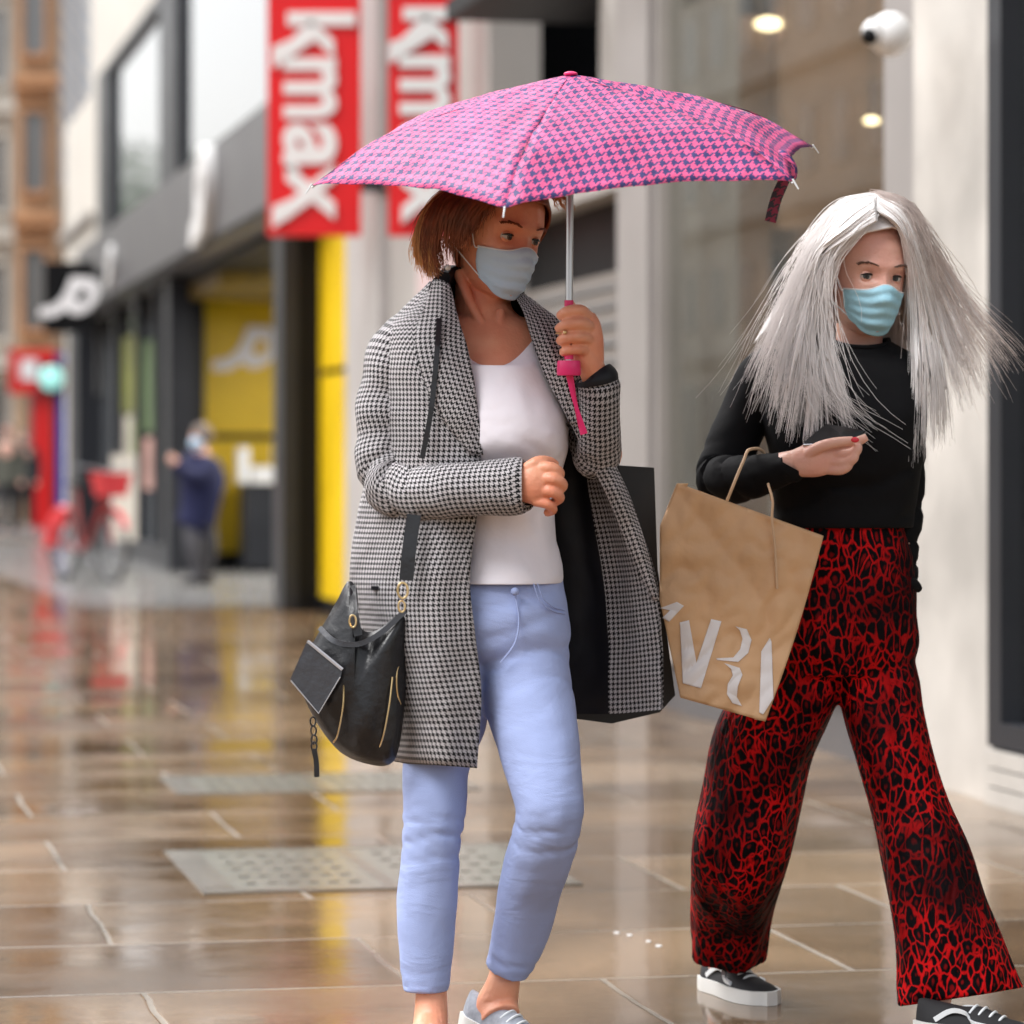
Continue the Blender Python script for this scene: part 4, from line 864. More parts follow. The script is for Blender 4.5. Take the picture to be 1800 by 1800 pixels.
for k in range(6):
    f0, f1 = fis[k], fis[(k+1) % 6]+(360 if k == 5 else 0); G = []
    for i, (r_, h) in enumerate(pr):
        row = []
        for j in range(17):
            u = j/16; a, b2 = rib_pt(f0, r_, h), rib_pt(f1, r_, h); p = a*(1-u)+b2*u; bow = 4*u*(1-u)
            out_ = Vector((p.x, p.y, 0)); out_ = out_.normalized() if out_.length > 1e-6 else Vector((0, 0, 0))
            p += out_*(-.018*bow*r_**3)+Vector((0, 0, .012*bow*r_*(1-.6*r_)+(.0045+.006*(k == 2))*nz(u*(7+6*(k == 2))+k*9, r_*5)*min(1, r_*3)+.010*bow*r_**4)); row.append(Mu @ p)
        G.append(row)
    g.grid(G, uvo=(k*.37, k*.21))
can = part('canopy', g, PINK, um_); solid(can, .0006)
# rim hem
HEM = mat('pale_pink_hem', (.80, .30, .55), .5)
g = MB(); g.sphere(apex+Vector((0, 0, .001)), (.013, .013, .005), 12, 7); part('ferrule', g, PINK2, um_)
g = MB(); g.tube([apex-Vector((0, 0, .005)), apex*.6+base*.4], .0052, 10); g.tube([apex*.62+base*.38, base], .0068, 10); part('shaft', g, STEEL, um_)
hub = apex*.72+base*.28
for k in range(6):
    g = MB(); g.tube([Mu @ (rib_pt(fis[k], a, h)-Vector((0, 0, .004))) for a, h in pr], .0018, 5); rb = part('rib', g, STEEL, um_)
    g = MB(); g.tube([hub, Mu @ (rib_pt(fis[k], .5, .056)-Vector((0, 0, .006)))], .0018, 5); part('strut', g, STEEL, rb)
    g = MB(); tip = Mu @ rib_pt(fis[k], 1., .165); g.tube([tip+Vector((0, 0, .003)), tip+(Mu.to_3x3() @ rib_pt(fis[k], .025, .014))], [.0018, .0012], 6); part('rib_tip', g, RIM, rb)
g = MB(); g.tube([P(1000, 528, D1-.204), P(1000, 632, D1-.205)], .0085, 12); g.tube([P(1000, 634, D1-.205), P(1000, 637, D1-.205), P(1000, 657, D1-.205), P(1000, 660, D1-.205)], [.0205, .0215, .0225, .021], 18); part('handle', g, PINK2, um_)
g = MB(); g.ribbon([(1004, 660, -.205), (1010, 700, -.20), (1018, 740, -.19), (1024, 764, -.19)], 7, .002, D1); g.ribbon([(998, 660, -.21), (1008, 700, -.205), (1020, 735, -.2), (1030, 762, -.195)], 6, .002, D1); part('wrist_strap', g, PINK2, um_)
STRAPM = hound_mat('dark_houndstooth_strap', .018, (.22, .01, .04), (.02, .012, .02), .6)
g = MB(); g.ribbon([(1382, 272, -.34), (1380, 310, -.34), (1364, 350, -.34), (1354, 390, -.34)], 19, .002, D1); part('closing_strap', g, STRAPM, um_)
g = MB(); g.pillow([(1350, 272), (1378, 264), (1400, 290), (1398, 316), (1375, 312), (1353, 296)], D1-.34, .014, .014); part('strap_knot', g, PINK, um_)

# ================================================================ HER BAGS
hb = thing('handbag', 'black leather shoulder bag with front flap pocket and gold zips at the woman\'s hip', 'handbag', P(630, 1345, D1-.08))
def bf(px, py): return .006*nz(px*.02, py*.01)+.004*math.sin(px*.09+py*.03)
g = MB(); g.pillow([(560, 1112), (590, 1060), (612, 1022), (628, 1040), (632, 1100), (662, 1108), (716, 1070), (716, 1130), (712, 1230), (704, 1300), (690, 1340), (655, 1345), (598, 1322), (552, 1262), (528, 1200), (540, 1150)], D1-.11, .055, .05, (625, 1215), 12, bf)
bag = part('bag_body', g, LEATH, hb)
LE2 = mat('grey_black_leather', (.045, .047, .055), .33, bump=.3, bs=40)
g = MB(); g.prism([P(540, 1126, D1-.185), P(602, 1176, D1-.195), P(598, 1192, D1-.195), P(560, 1255, D1-.188), (P(510, 1194, D1-.18))], (0, .014, 0)); fl = part('flap_pocket', g, LE2, hb, False)
g = MB(); g.tube([P(541, 1127, D1-.186), P(602, 1177, D1-.196)], .0035, 6); g.tube([P(598, 1190, D1-.196), P(560, 1254, D1-.19), P(511, 1196, D1-.182)], .0014, 5); part('edge_trim', g, mat('silver_edge', (.55, .56, .6), .35, metal=.5), fl)
for pts in ([(604, 1200, -.165), (603, 1240, -.17), (594, 1290, -.165), (586, 1305, -.15)], [(690, 1190, -.15), (684, 1240, -.155), (672, 1300, -.15), (655, 1338, -.12)], [(706, 1158, -.13), (698, 1180, -.14), (698, 1215, -.14), (704, 1238, -.13)]):
    g = MB(); g.tube([P(a, b_, D1+c) for a, b_, c in pts], .0017, 6, m=6); part('zip', g, GOLD, hb)
g = MB(); g.ribbon([(562, 1104, -.13), (590, 1128, -.165), (630, 1132, -.165), (670, 1112, -.155), (712, 1074, -.14)], 9, .004, D1); part('opening_rim', g, LE2, hb)
g = MB(); 
for a, b_ in ((550, 1268), (551, 1284), (552, 1300), (552, 1312)): g.tube([P(a+5*math.cos(q), b_+8*math.sin(q), D1-.14) for q in np.linspace(0, 6.28, 12)], .0016, 5)
g.ribbon([(552, 1316, -.14), (556, 1340, -.14), (557, 1366, -.14)], 9, .003, D1); part('zip_pull', g, LEATH, hb)
g = MB(); g.ribbon([(772, 560, -.125), (768, 620, -.155), (758, 720, -.165), (742, 806, -.165)], 9, .004, D1); g.ribbon([(728, 905, -.16), (720, 960, -.17), (714, 1020, -.175)], 24, .005, D1); part('shoulder_strap', g, LEATH, hb)
g = MB(); g.tube([P(708+9*math.cos(q), 1038+14*math.sin(q), D1-.18) for q in np.linspace(0, 6.28, 16)], .0024, 6); g.tube([P(706+6*math.cos(q), 1066+10*math.sin(q), D1-.172) for q in np.linspace(0, 6.28, 14)], .002, 6); part('ring', g, GOLD, hb)
g = MB(); g.ribbon([(618, 1030, -.12), (622, 1075, -.155), (630, 1118, -.17)], 14, .004, D1); part('short_strap', g, LEATH, hb)
g = MB(); g.tube([P(620+6*math.cos(q), 1092+11*math.sin(q), D1-.178) for q in np.linspace(0, 6.28, 14)], .002, 6); part('ring', g, GOLD, hb)

tb = thing('tote_bag', 'large plain black carrier bag hanging behind the houndstooth coat', 'bag', P(1090, 1265, D1+.3))
BLK = mat('black_paper', (.012, .012, .012), .5)
g = MB(); po = [(1000, 812), (1150, 822), (1156, 1000), (1187, 1222), (1160, 1252), (1075, 1272), (1000, 1262), (985, 1000)]
g.prism([P(a, b_, D1+.24) for a, b_ in po], (0, .12, 0)); part('bag_body', g, BLK, tb, False)
g = MB(); g.tube([P(1030, 815, D1+.25), P(1040, 760, D1+.2), P(1050, 735, D1+.16), P(1062, 760, D1+.2), P(1070, 817, D1+.25)], .004, 6, m=5); part('handle', g, BLK, tb)
# ================================================================ BLONDE WOMAN
D2 = 6.8
HRS = mat('platinum_hair_mass', (.97, .93, .91), .42); t = HRS.node_tree; tc = t.nodes.new('ShaderNodeTexCoord'); mp = N_(t, 'Mapping'); mp.inputs['Scale'].default_value = (60, 2.2, 1); t.links.new(tc.outputs['UV'], mp.inputs[0])
n = N_(t, 'TexNoise', Scale=1.6, Detail=6., Roughness=.65, Distortion=.3); t.links.new(mp.outputs[0], n.inputs['Vector'])
t.links.new(ramp(t, n.outputs[0], [(.28, (.80, .72, .70)), (.46, (.98, .95, .94)), (.7, (1, 1, 1))]), bsdf(HRS).inputs['Base Color'])
bp = N_(t, 'Bump', Strength=.55, Distance=.006); t.links.new(n.outputs[0], bp.inputs['Height']); t.links.new(bp.outputs[0], bsdf(HRS).inputs['Normal'])
SK2 = skin_mat('fair_skin', (.76, .46, .36), (.74, .38, .30)); HR2 = mat('platinum_hair', (1., .97, .96), .45, var=.05, vs=25); HR2b = mat('shaded_platinum_hair', (.74, .66, .63), .45, var=.2, vs=25)  # last one: platinum hair darkened, shade painted into its colour
JUMP = mat('black_jersey', (.0035, .0035, .0045), .8, bump=.8, bs=7, spec=.18)
t = HR2.node_tree; tl = N_(t, 'BsdfTranslucent'); tl.inputs[0].default_value = (.97, .93, .91, 1); ms = N_(t, 'MixShader'); ms.inputs[0].default_value = .15
t.links.new(bsdf(HR2).outputs[0], ms.inputs[1]); t.links.new(tl.outputs[0], ms.inputs[2]); t.links.new(ms.outputs[0], t.nodes['Material Output'].inputs[0])
MSK2 = mat('turquoise_mask', (.36, .66, .80), .65, bump=.2, bs=60); RED_N = mat('red_nail', (.7, .03, .05), .2)
def leopard():
    m = mat('leopard_satin', (.4, .01, .01), .6, spec=.06); t = m.node_tree; tc = t.nodes.new('ShaderNodeTexCoord'); mp = N_(t, 'Mapping'); mp.inputs['Scale'].default_value = (1.3, 1., .72)
    t.links.new(tc.outputs['Object'], mp.inputs[0])
    nn = N_(t, 'TexNoise', Scale=16., Detail=3.); t.links.new(mp.outputs[0], nn.inputs['Vector'])
    v = t.nodes.new('ShaderNodeVectorMath'); v.operation = 'MULTIPLY_ADD'; v.inputs[1].default_value = (.050, .050, .050); t.links.new(nn.outputs['Color'], v.inputs[0]); t.links.new(mp.outputs[0], v.inputs[2])
    vo = N_(t, 'TexVoronoi', Scale=45.); vo.feature = 'DISTANCE_TO_EDGE'; t.links.new(v.outputs[0], vo.inputs['Vector'])
    v1 = N_(t, 'TexVoronoi', Scale=45.); t.links.new(v.outputs[0], v1.inputs['Vector'])
    n2 = N_(t, 'TexNoise', Scale=46., Detail=3.); t.links.new(mp.outputs[0], n2.inputs['Vector'])
    n3 = N_(t, 'TexNoise', Scale=5., Detail=3.); t.links.new(tc.outputs['Object'], n3.inputs['Vector'])
    edge = mth(t, 'MULTIPLY_ADD', n2.outputs[0], .22, mth(t, 'MULTIPLY', vo.outputs['Distance'], 1.))
    red = ramp(t, edge, [(.15, 1.), (.235, 0.)])
    core = ramp(t, v1.outputs['Distance'], [(.12, .35), (.26, 0.)])
    f = mth(t, 'MAXIMUM', red, core)
    bright = ramp(t, n3.outputs[0], [(.38, (.07, .002, .003)), (.62, (.60, .007, .009))])
    t.links.new(mixc(t, f, (.0045, .003, .004), bright), bsdf(m).inputs['Base Color'])
    n4 = N_(t, 'TexNoise', Scale=7., Detail=3., Distortion=.5); m4 = N_(t, 'Mapping'); m4.inputs['Scale'].default_value = (2.5, 2.5, .7); t.links.new(tc.outputs['Object'], m4.inputs[0]); t.links.new(m4.outputs[0], n4.inputs['Vector'])
    bp = N_(t, 'Bump', Strength=.9, Distance=.04); t.links.new(n4.outputs[0], bp.inputs['Height']); t.links.new(bp.outputs[0], bsdf(m).inputs['Normal']); return m
LEO = leopard()
w2 = thing('person', 'woman with long windblown white blonde hair, black sweater and wide red leopard trousers', 'person', (P(1480, 1800, D2).x, D2, 0))
H2 = Matrix.Translation(P(1523, 482, D2)) @ Matrix.Rotation(R(18), 4, 'Z') @ Matrix.Rotation(R(7), 4, 'X') @ Matrix.Rotation(R(3), 4, 'Y')
b = MB(); add_head(b, H2)
b.limb([(1522, 510, .03, 44), (1514, 560, .035, 43), (1510, 600, .04, 41), (1508, 640, .04, 42)], D2, 28)
b.sil([(630, 1470, 1550, .04, .045), (642, 1430, 1570, .04, .055), (650, 1360, 1600, .03, .08), (720, 1360, 1600, .0, .09), (800, 1365, 1610, -.01, .105), (900, 1400, 1565, 0, .085), (1000, 1385, 1580, 0, .09), (1100, 1360, 1605, 0, .11), (1180, 1380, 1600, 0, .10)], D2, 40, 4)
b.limb([(1365, 640, .03, 34), (1310, 720, .02, 33), (1270, 835, -.02, 30), (1320, 835, -.11, 27), (1375, 818, -.18, 23), (1402, 812, -.2, 23, .8), (1425, 806, -.205, 26, .7)], D2, 18)
b.limb([(1585, 650, .04, 26), (1590, 740, .05, 24), (1590, 860, .045, 22), (1587, 980, .01, 21), (1585, 1034, -.02, 24)], D2, 18)
# right hand under the phone
b.limb([(1400, 814, -.2, 25, .75), (1432, 808, -.21, 31, .62), (1468, 802, -.212, 27, .6)], D2, 20)
for pts in ([(1462, 785, -.215, 11), (1490, 782, -.225, 10.5), (1512, 774, -.232, 9.5), (1524, 768, -.235, 7.5)], [(1462, 798, -.215, 11.5), (1490, 798, -.235, 11), (1506, 792, -.245, 10), (1508, 781, -.245, 8.5)],
            [(1458, 812, -.215, 11.5), (1486, 812, -.235, 11), (1500, 806, -.245, 10), (1503, 795, -.245, 8.5)], [(1450, 824, -.21, 11), (1476, 826, -.228, 10.5), (1490, 820, -.238, 9.5), (1493, 811, -.24, 8)], [(1418, 800, -.215, 12.5), (1440, 786, -.238, 11.5), (1468, 778, -.25, 10.5), (1500, 774, -.255, 8.5)]):
    b.limb([(a_[0], a_[1], a_[2], a_[3]*.9) for a_ in pts], D2, 12, 5)
b.limb([(1400, 1140, 0, 60), (1340, 1330, .04, 46), (1300, 1500, .08, 36), (1282, 1640, .26, 26), (1268, 1700, .36, 25), (1268, 1725, .36, 24)], D2, 18)
b.limb([(1540, 1140, 0, 60), (1580, 1330, -.04, 46), (1615, 1500, -.08, 36), (1650, 1640, -.12, 28), (1650, 1740, -.14, 25), (1640, 1780, -.16, 25)], D2, 18)
remesh(b, 'body', SK2, w2, .0025, 1)
face_parts(w2, H2, mat('brown_brow_hair', (.12, .065, .045), .6), ('iris_grey', -.30), SK2); add_mask(w2, H2, MSK2, RIM, 1.22)
g = MB(); g.sphere(P(1503, 773, D2-.264), (.008, .003, .0055), 10, 7); part('fingernail', g, RED_N, w2)
# sweater with two sleeves
def wf(s_, t): return .004*nz(s_*9, math.cos(t)*1.5, math.sin(t)*1.5)+-.011*max(0, math.sin(s_*70+2.5*math.cos(t)+3*nz(s_*5, 7)))**3*math.exp(-((s_-.5)/.16)**2)
g = MB(); g.sil([(598, 1466, 1560, .03, .070), (600, 1462, 1564, .03, .074), (612, 1440, 1585, .03, .080), (630, 1375, 1615, .03, .09), (670, 1340, 1628, .01, .11), (740, 1340, 1628, -.01, .13), (820, 1355, 1618, -.01, .125), (880, 1362, 1612, 0, .118), (922, 1366, 1606, 0, .118), (924, 1370, 1602, 0, .112)], D2, 56, 7, 2.3,
    lambda py, t: .007*nz(math.cos(t)*2.5, py*.015, 5)-.011*max(0, math.sin(py*.075+3*math.cos(t)+2*nz(py*.01, math.cos(t)*2)))**3*max(0, -math.sin(t))*math.exp(-((py-850)/80)**2), False, lambda py, t: max(0, 1-(py-598)/40)*16*max(0, -math.sin(t)))
sw = part('sweater', g, JUMP, w2); solid(sw, .003)
g = MB(); g.tube([P(1513+49*math.cos(a), 597, D2+.03)+Vector((0, -.074*math.sin(a), -.018*max(0, math.sin(a)))) for a in np.linspace(0, 2*math.pi, 40)], .005, 8); part('neckband', g, JUMP, sw)
g = MB(); g.limb([(1375, 630, .03, 36, 1.2), (1342, 665, .03, 46, 1.15), (1305, 740, .02, 47, 1.1), (1276, 810, -.01, 46), (1268, 842, -.04, 46), (1298, 842, -.10, 43), (1345, 832, -.15, 36), (1385, 822, -.185, 29), (1391, 820, -.19, 28), (1391, 820, -.19, 22)], D2, 34, 8, wf); part('sleeve', g, JUMP, sw)
g = MB(); g.limb([(1585, 645, .04, 36, 1.2), (1590, 690, .05, 38, 1.1), (1592, 780, .055, 36), (1592, 880, .045, 33), (1588, 970, .015, 29), (1585, 1018, -.01, 29), (1584, 1026, -.012, 29), (1584, 1026, -.012, 22)], D2, 30, 8, wf); part('sleeve', g, JUMP, sw)
g = MB(); g.limb([(1578, 1026, -.05, 9), (1594, 1024, -.055, 13), (1608, 1030, -.045, 11), (1617, 1037, -.04, 6)], D2, 14, 5); part('pocket_knot', g, JUMP, w2)
# trousers
def lf(s_, t): return .006*nz(math.cos(t)*1.6+3, math.sin(t)*1.6, s_*4)+.005*math.sin(t*5+2*s_+2*nz(s_*4, 8))*s_+.003*math.sin(s_*40+2*math.cos(t))*math.exp(-((s_-.08)/.1)**2)
g = MB()
g.sil([(895, 1392, 1585, 0, .100), (930, 1386, 1590, 0, .104), (1000, 1360, 1606, 0, .118), (1080, 1345, 1612, 0, .128), (1140, 1340, 1612, 0, .125), (1185, 1350, 1600, 0, .105)], D2, 48, 6, 2.4, lambda py, t: .004*nz(math.cos(t)*3, py*.02))
g.limb([(1418, 1120, 0, 76, 1.1), (1395, 1200, .01, 84, 1.05), (1345, 1300, .04, 90), (1322, 1400, .06, 88), (1300, 1500, .08, 87), (1287, 1600, .20, 74, .8), (1279, 1682, .26, 63, .75)], D2, 44, 8, lf)
g.limb([(1530, 1120, 0, 80, 1.1), (1545, 1220, -.02, 74, 1.05), (1570, 1320, -.05, 68), (1600, 1420, -.07, 68), (1628, 1510, -.09, 78), (1650, 1600, -.11, 86, .85), (1674, 1690, -.13, 100, .62), (1685, 1753, -.14, 110, .5)], D2, 44, 8, lf)
remesh(g, 'trousers', LEO, w2, .005, 3)
BCAN = mat('black_canvas', (.012, .012, .014), .75)
shoe(w2, Mfoot(1243, 1737, 7.2, -64, 0), BCAN, SOLE, .265, lace_m=RIM, stripe=RIM)
shoe(w2, Mfoot(1618, 1817, 6.62, -38, 0), BCAN, SOLE, .265, lace_m=RIM, stripe=RIM)
# hair
def hair_cap2(M, fr):
    g = MB(); G = []
    for i in range(30):
        u = i/29; G.append([])
        for j in range(61):
            a = -math.pi+2*math.pi*j/60
            zl = np.interp(a, [-math.pi, -2.2, -1.5, -1.1, -.55, .12, .6, 1.1, 1.5, 2.2, math.pi], [-.1, -.1, -.05, .040, .074, .087, .077, .040, -.03, -.1, -.1]); z = .1165-(.1165-zl)*u
            p = head_pt(z, a, .014*(.5+.5*min(1, u*5)), False)
            if z > .06: p.z += .012*(1-abs(a-.12)/4)*(1 if z < .11 else 1)
            G[-1].append(M @ p)
    g.grid(G); return g
solid(part('hair_cap', hair_cap2(H2, 0), HR2, w2), .005)
A = [[(1532, 340, -.03), (1480, 352, -.02), (1440, 400, -.02), (1400, 470, -.02), (1350, 560, .0), (1288, 655, .02)],
     [(1534, 344, -.05), (1480, 358, -.05), (1436, 415, -.06), (1400, 500, -.06), (1362, 590, -.08), (1328, 690, -.10)],
     [(1536, 346, -.07), (1484, 366, -.08), (1438, 432, -.09), (1410, 515, -.09), (1380, 620, -.12), (1358, 735, -.14)],
     [(1537, 350, -.085), (1488, 380, -.10), (1442, 448, -.10), (1425, 530, -.10), (1402, 640, -.14), (1375, 775, -.16)],
     [(1538, 358, -.095), (1490, 392, -.11), (1430, 448, -.10), (1416, 540, -.09), (1425, 650, -.13), (1412, 795, -.16)],
     [(1538, 366, -.10), (1494, 400, -.115), (1434, 455, -.095), (1424, 550, -.08), (1440, 650, -.12), (1445, 770, -.15)],
     [(1541, 388, -.105), (1502, 412, -.118), (1438, 460, -.09), (1432, 550, -.07), (1462, 650, -.12), (1500, 755, -.15)]]
part('hair', strands(A, 2600, D2, .0006, 2, 9, clump=.93, lmin=.62, lock=3.7, bias=(1.3, .95), lk=1.2, dj=.004), HR2, w2)
part('hair_wisps', strands([A[1], [(1536, 346, -.07), (1480, 366, -.08), (1430, 440, -.10), (1400, 520, -.11), (1350, 640, -.13), (1310, 720, -.14)], [(1538, 376, -.105), (1505, 412, -.118), (1458, 480, -.10), (1462, 600, -.10), (1490, 710, -.15), (1570, 768, -.16)]], 320, D2, .0006, 10, 60, clump=.3), HR2, w2)
B_ = [[(1538, 344, -.02), (1590, 358, .0), (1622, 410, .02), (1668, 482, .05), (1722, 555, .07), (1782, 626, .08)],
      [(1540, 344, -.04), (1592, 366, -.03), (1622, 430, -.01), (1656, 512, .02), (1690, 590, .03), (1720, 672, .04)],
      [(1542, 347, -.06), (1588, 378, -.06), (1615, 445, -.04), (1642, 540, -.0), (1666, 635, .0), (1688, 735, .0)],
      [(1542, 352, -.075), (1585, 388, -.075), (1606, 455, -.06), (1635, 560, -.02), (1655, 670, -.03), (1660, 790, -.04)],
      [(1541, 360, -.085), (1582, 394, -.085), (1606, 458, -.06), (1620, 560, -.03), (1628, 670, -.06), (1622, 800, -.08)],
      [(1540, 370, -.092), (1580, 400, -.088), (1603, 465, -.06), (1606, 560, -.03), (1608, 670, -.08), (1602, 820, -.11)]]
part('hair', strands(B_, 2300, D2, .0006, 2, 10, clump=.93, lmin=.52, lock=3.7, bias=(1.1, .95), lk=1.3, dj=.004), HR2, w2)
part('hair_shade_strands', strands(B_, 120, D2, .0006, 4, 26, clump=.8, lmin=.5, lock=5, lk=1.2, dj=.014), HR2b, w2)
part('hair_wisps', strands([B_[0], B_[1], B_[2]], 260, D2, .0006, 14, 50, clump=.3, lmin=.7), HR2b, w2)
solid(part('hair_sheet', under_sheet(A, D2, .86, -.010), HRS, w2), .002); solid(part('hair_sheet', under_sheet(B_, D2, .82, -.010), HRS, w2), .002)
C_ = [[(1500, 380, .08), (1450, 470, .08), (1440, 600, .10), (1420, 700, .10)], [(1540, 380, .1), (1530, 480, .11), (1520, 600, .13), (1500, 700, .14)], [(1580, 380, .08), (1600, 480, .09), (1620, 600, .12), (1640, 720, .12)]]
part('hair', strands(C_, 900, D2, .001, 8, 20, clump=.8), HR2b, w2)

# phone
ph = thing('phone', 'dark phone in the blonde woman\'s hand', 'phone', P(1465, 778, D2-.23))
def slab(poly, D, off): 
    g = MB(); g.prism([P(a, b_, D+c) for a, b_, c in poly], off); return g
part('phone_body', slab([(1412, 786, -.215), (1452, 752, -.17), (1522, 764, -.195), (1496, 783, -.235)], D2, (0, 0, .008)), mat('phone_black', (.012, .012, .014), .15), ph, False)
g = MB(); g.tube([P(a_, c_, D2+e_)+Vector((0, -.001, .004)) for a_, c_, e_ in ((1412, 786, -.215), (1452, 752, -.17), (1522, 764, -.195), (1496, 783, -.235), (1412, 786, -.215))], .0022, 6); part('phone_edge', g, mat('phone_edge_metal', (.5, .5, .52), .25, metal=.9), ph)
part('screen', slab([(1416, 783.5, -.215), (1452, 752, -.175), (1515, 762.5, -.198), (1494, 780, -.232)], D2, (0, 0, .0012)), mat('phone_screen', (.02, .02, .025), .08), ph, False)
# paper carrier bag hanging from the forearm
KR = mat('kraft_paper', (.70, .43, .23), .6, var=.14, vs=5, bump=.8, bs=11); KR2 = mat('paper_cord', (.62, .42, .26), .7)
pb = thing('paper_bag', 'tilted brown kraft paper carrier bag with big white letters hanging from the forearm', 'bag', P(1290, 1265, D2-.25))
DB = D2-.22
def kp(px, py): return P(px, py, DB+.00028*(px-1157)*.3+-.022*abs(nz(px*.010, py*.008))-.012*abs(nz(px*.026+py*.01, py*.022, 3)))
cor = [(1190, 850), (1447, 943), (1345, 1268), (1196, 1228)]; G = []
for i in range(61):
    v_ = i/60; L_ = (np.interp(v_, [0, .22, .55, 1], [1190, 1160, 1160, 1196]), np.interp(v_, [0, .22, .55, 1], [850, 925, 1055, 1226])); R_ = (1447+(1345-1447)*v_+6*math.sin(v_*3.1), 943+(1268-943)*v_)
    G.append([kp(L_[0]+(R_[0]-L_[0])*j/56, L_[1]+(R_[1]-L_[1])*j/56) for j in range(57)])
back = [[p+Vector((.006, .105*(.55+.45*(i/60)), 0)) for p in r] for i, r in enumerate(G)]
g = MB(); g.grid(G); g.grid([r[::-1] for r in back])
def sidew(a, b_, inward):
    rows = []
    for i in range(len(a)):
        m_ = (a[i]+b_[i])/2+inward*.02; rows.append([a[i], m_, b_[i]])
    g.grid(rows)
sidew([r[0] for r in G], [r[0] for r in back], Vector((1, 0, 0))); sidew([r[-1] for r in G], [r[-1] for r in back], Vector((-1, 0, 0))); g.grid([G[-1], back[-1]])
solid(part('bag_body', g, KR, pb, True), .0008)
g = MB(); g.tube([P(1278, 880, DB+.006), P(1290, 850, DB), P(1306, 812, DB+.02), P(1318, 790, DB+.05), P(1345, 800, DB+.10), P(1357, 880, DB+.10)], .0032, 7, m=6); part('handle', g, KR2, pb)
g = MB(); g.tube([P(1366, 1035, DB-.002), P(1362, 960, DB-.004), P(1357, 912, DB-.004), P(1358, 880, DB+.0), P(1350, 850, DB+.02)], .0026, 7, m=6); part('handle', g, KR2, pb)
LW = mat('white_print', (.80, .77, .77), .6)
def q8(x, y): return (1100+x/2, 900+y/2)
polys = [[(120, 338), (180, 316), (204, 330), (152, 386), (128, 372), (155, 346)], [(190, 388), (222, 380), (248, 530), (300, 376), (336, 384), (264, 620), (200, 602)],
         [(385, 402), (425, 412), (442, 450), (430, 495), (395, 527), (320, 520), (318, 514), (378, 511), (402, 482), (410, 445), (400, 415)], [(345, 530), (400, 548), (410, 572), (394, 612), (390, 650), (408, 682), (375, 672), (355, 640), (358, 605), (376, 575), (370, 552)],
         [(506, 442), (512, 456), (519, 655), (482, 712), (469, 705), (476, 490)]]
for po in polys:
    me = bpy.data.meshes.new('x'); bm_pts = [q8(*p) for p in po]
    # lay the letter on the paper: triangulated fan grid through mathutils tessellation
    from mathutils.geometry import tessellate_polygon
    dense = []
    for i in range(len(bm_pts)):
        a, c_ = bm_pts[i], bm_pts[(i+1) % len(bm_pts)]
        for k in range(4): dense.append((a[0]+(c_[0]-a[0])*k/4, a[1]+(c_[1]-a[1])*k/4))
    tr = tessellate_polygon([[Vector((x, y, 0)) for x, y in bm_pts]]); g = MB(); stack = [tuple(bm_pts[i] for i in f_) for f_ in tr]; seen = {}
    def vid(p):
        k_ = (round(p[0], 3), round(p[1], 3))
        if k_ not in seen: seen[k_] = len(g.v); g.v.append(kp(*p)+Vector((0, -.0022, 0)))
        return seen[k_]
    for _ in range(4): stack = [u_ for A_, B2, C2 in stack for u_ in (lambda m1, m2, m3: ((A_, m1, m3), (m1, B2, m2), (m3, m2, C2), (m1, m2, m3)))(((A_[0]+B2[0])/2, (A_[1]+B2[1])/2), ((B2[0]+C2[0])/2, (B2[1]+C2[1])/2), ((A_[0]+C2[0])/2, (A_[1]+C2[1])/2))]
    for tri in stack:
        ids = [vid(p) for p in tri]
        if len(set(ids)) == 3: g.face(ids)
    o = part('printed_letter', g, LW, pb, 'full'); solid(o, .0006)
# ================================================================ BACKGROUND PEOPLE, BICYCLE
DM = 31.6
NAVY = mat('navy_jacket', (.006, .009, .055), .8, bump=.5, bs=7); GTR = mat('grey_trousers', (.07, .068, .078), .8); DTR = mat('dark_trousers', (.02, .02, .025), .8); GHAIR = mat('grey_brown_hair', (.16, .12, .10), .7)
mn = thing('person', 'person in a navy jacket and grey trousers leaning at the yellow shop doorway', 'person', (P(340, 1028, DM).x, DM, 0))
b = MB(); b.sphere(P(352, 768, DM), (.085, .10, .115), 16, 12); b.limb([(352, 780, .0, 11), (353, 800, .0, 12)], DM, 12)
b.limb([(348, 795, 0, 20), (350, 820, 0, 24, .7), (350, 860, 0, 25, .7), (345, 905, 0, 24, .7), (345, 925, 0, 22, .7)], DM, 16)
b.limb([(358, 818, -.05, 9), (335, 835, -.15, 8), (312, 818, -.22, 8), (302, 806, -.24, 8), (298, 800, -.24, 6)], DM, 12)
b.limb([(370, 818, .05, 9), (376, 845, .05, 8), (366, 880, -.05, 7), (356, 885, -.08, 6)], DM, 12)
b.limb([(338, 920, 0, 16), (340, 960, -.05, 13), (345, 1000, 0, 9), (343, 1022, 0, 8), (336, 1025, -.05, 7)], DM, 12)
b.limb([(358, 920, 0, 16), (366, 960, .1, 13), (362, 1000, .2, 9), (362, 1018, .2, 8), (354, 1021, .15, 7)], DM, 12)
remesh(b, 'body', SK2, mn, .012, 2)
g = MB(); g.limb([(352, 792, 0, 14), (350, 806, 0, 30, .8), (352, 825, 0, 37, .8), (354, 860, 0, 37, .8), (350, 895, 0, 34, .8), (345, 918, 0, 34, .8), (345, 920, 0, 26)], DM, 24); g.limb([(372, 818, -.03, 16), (345, 838, -.15, 16), (322, 830, -.22, 12), (309, 815, -.24, 10)], DM, 14); g.limb([(376, 818, .05, 15), (383, 850, .05, 14), (368, 884, -.05, 12), (356, 886, -.1, 10)], DM, 14); part('jacket', g, NAVY, mn)
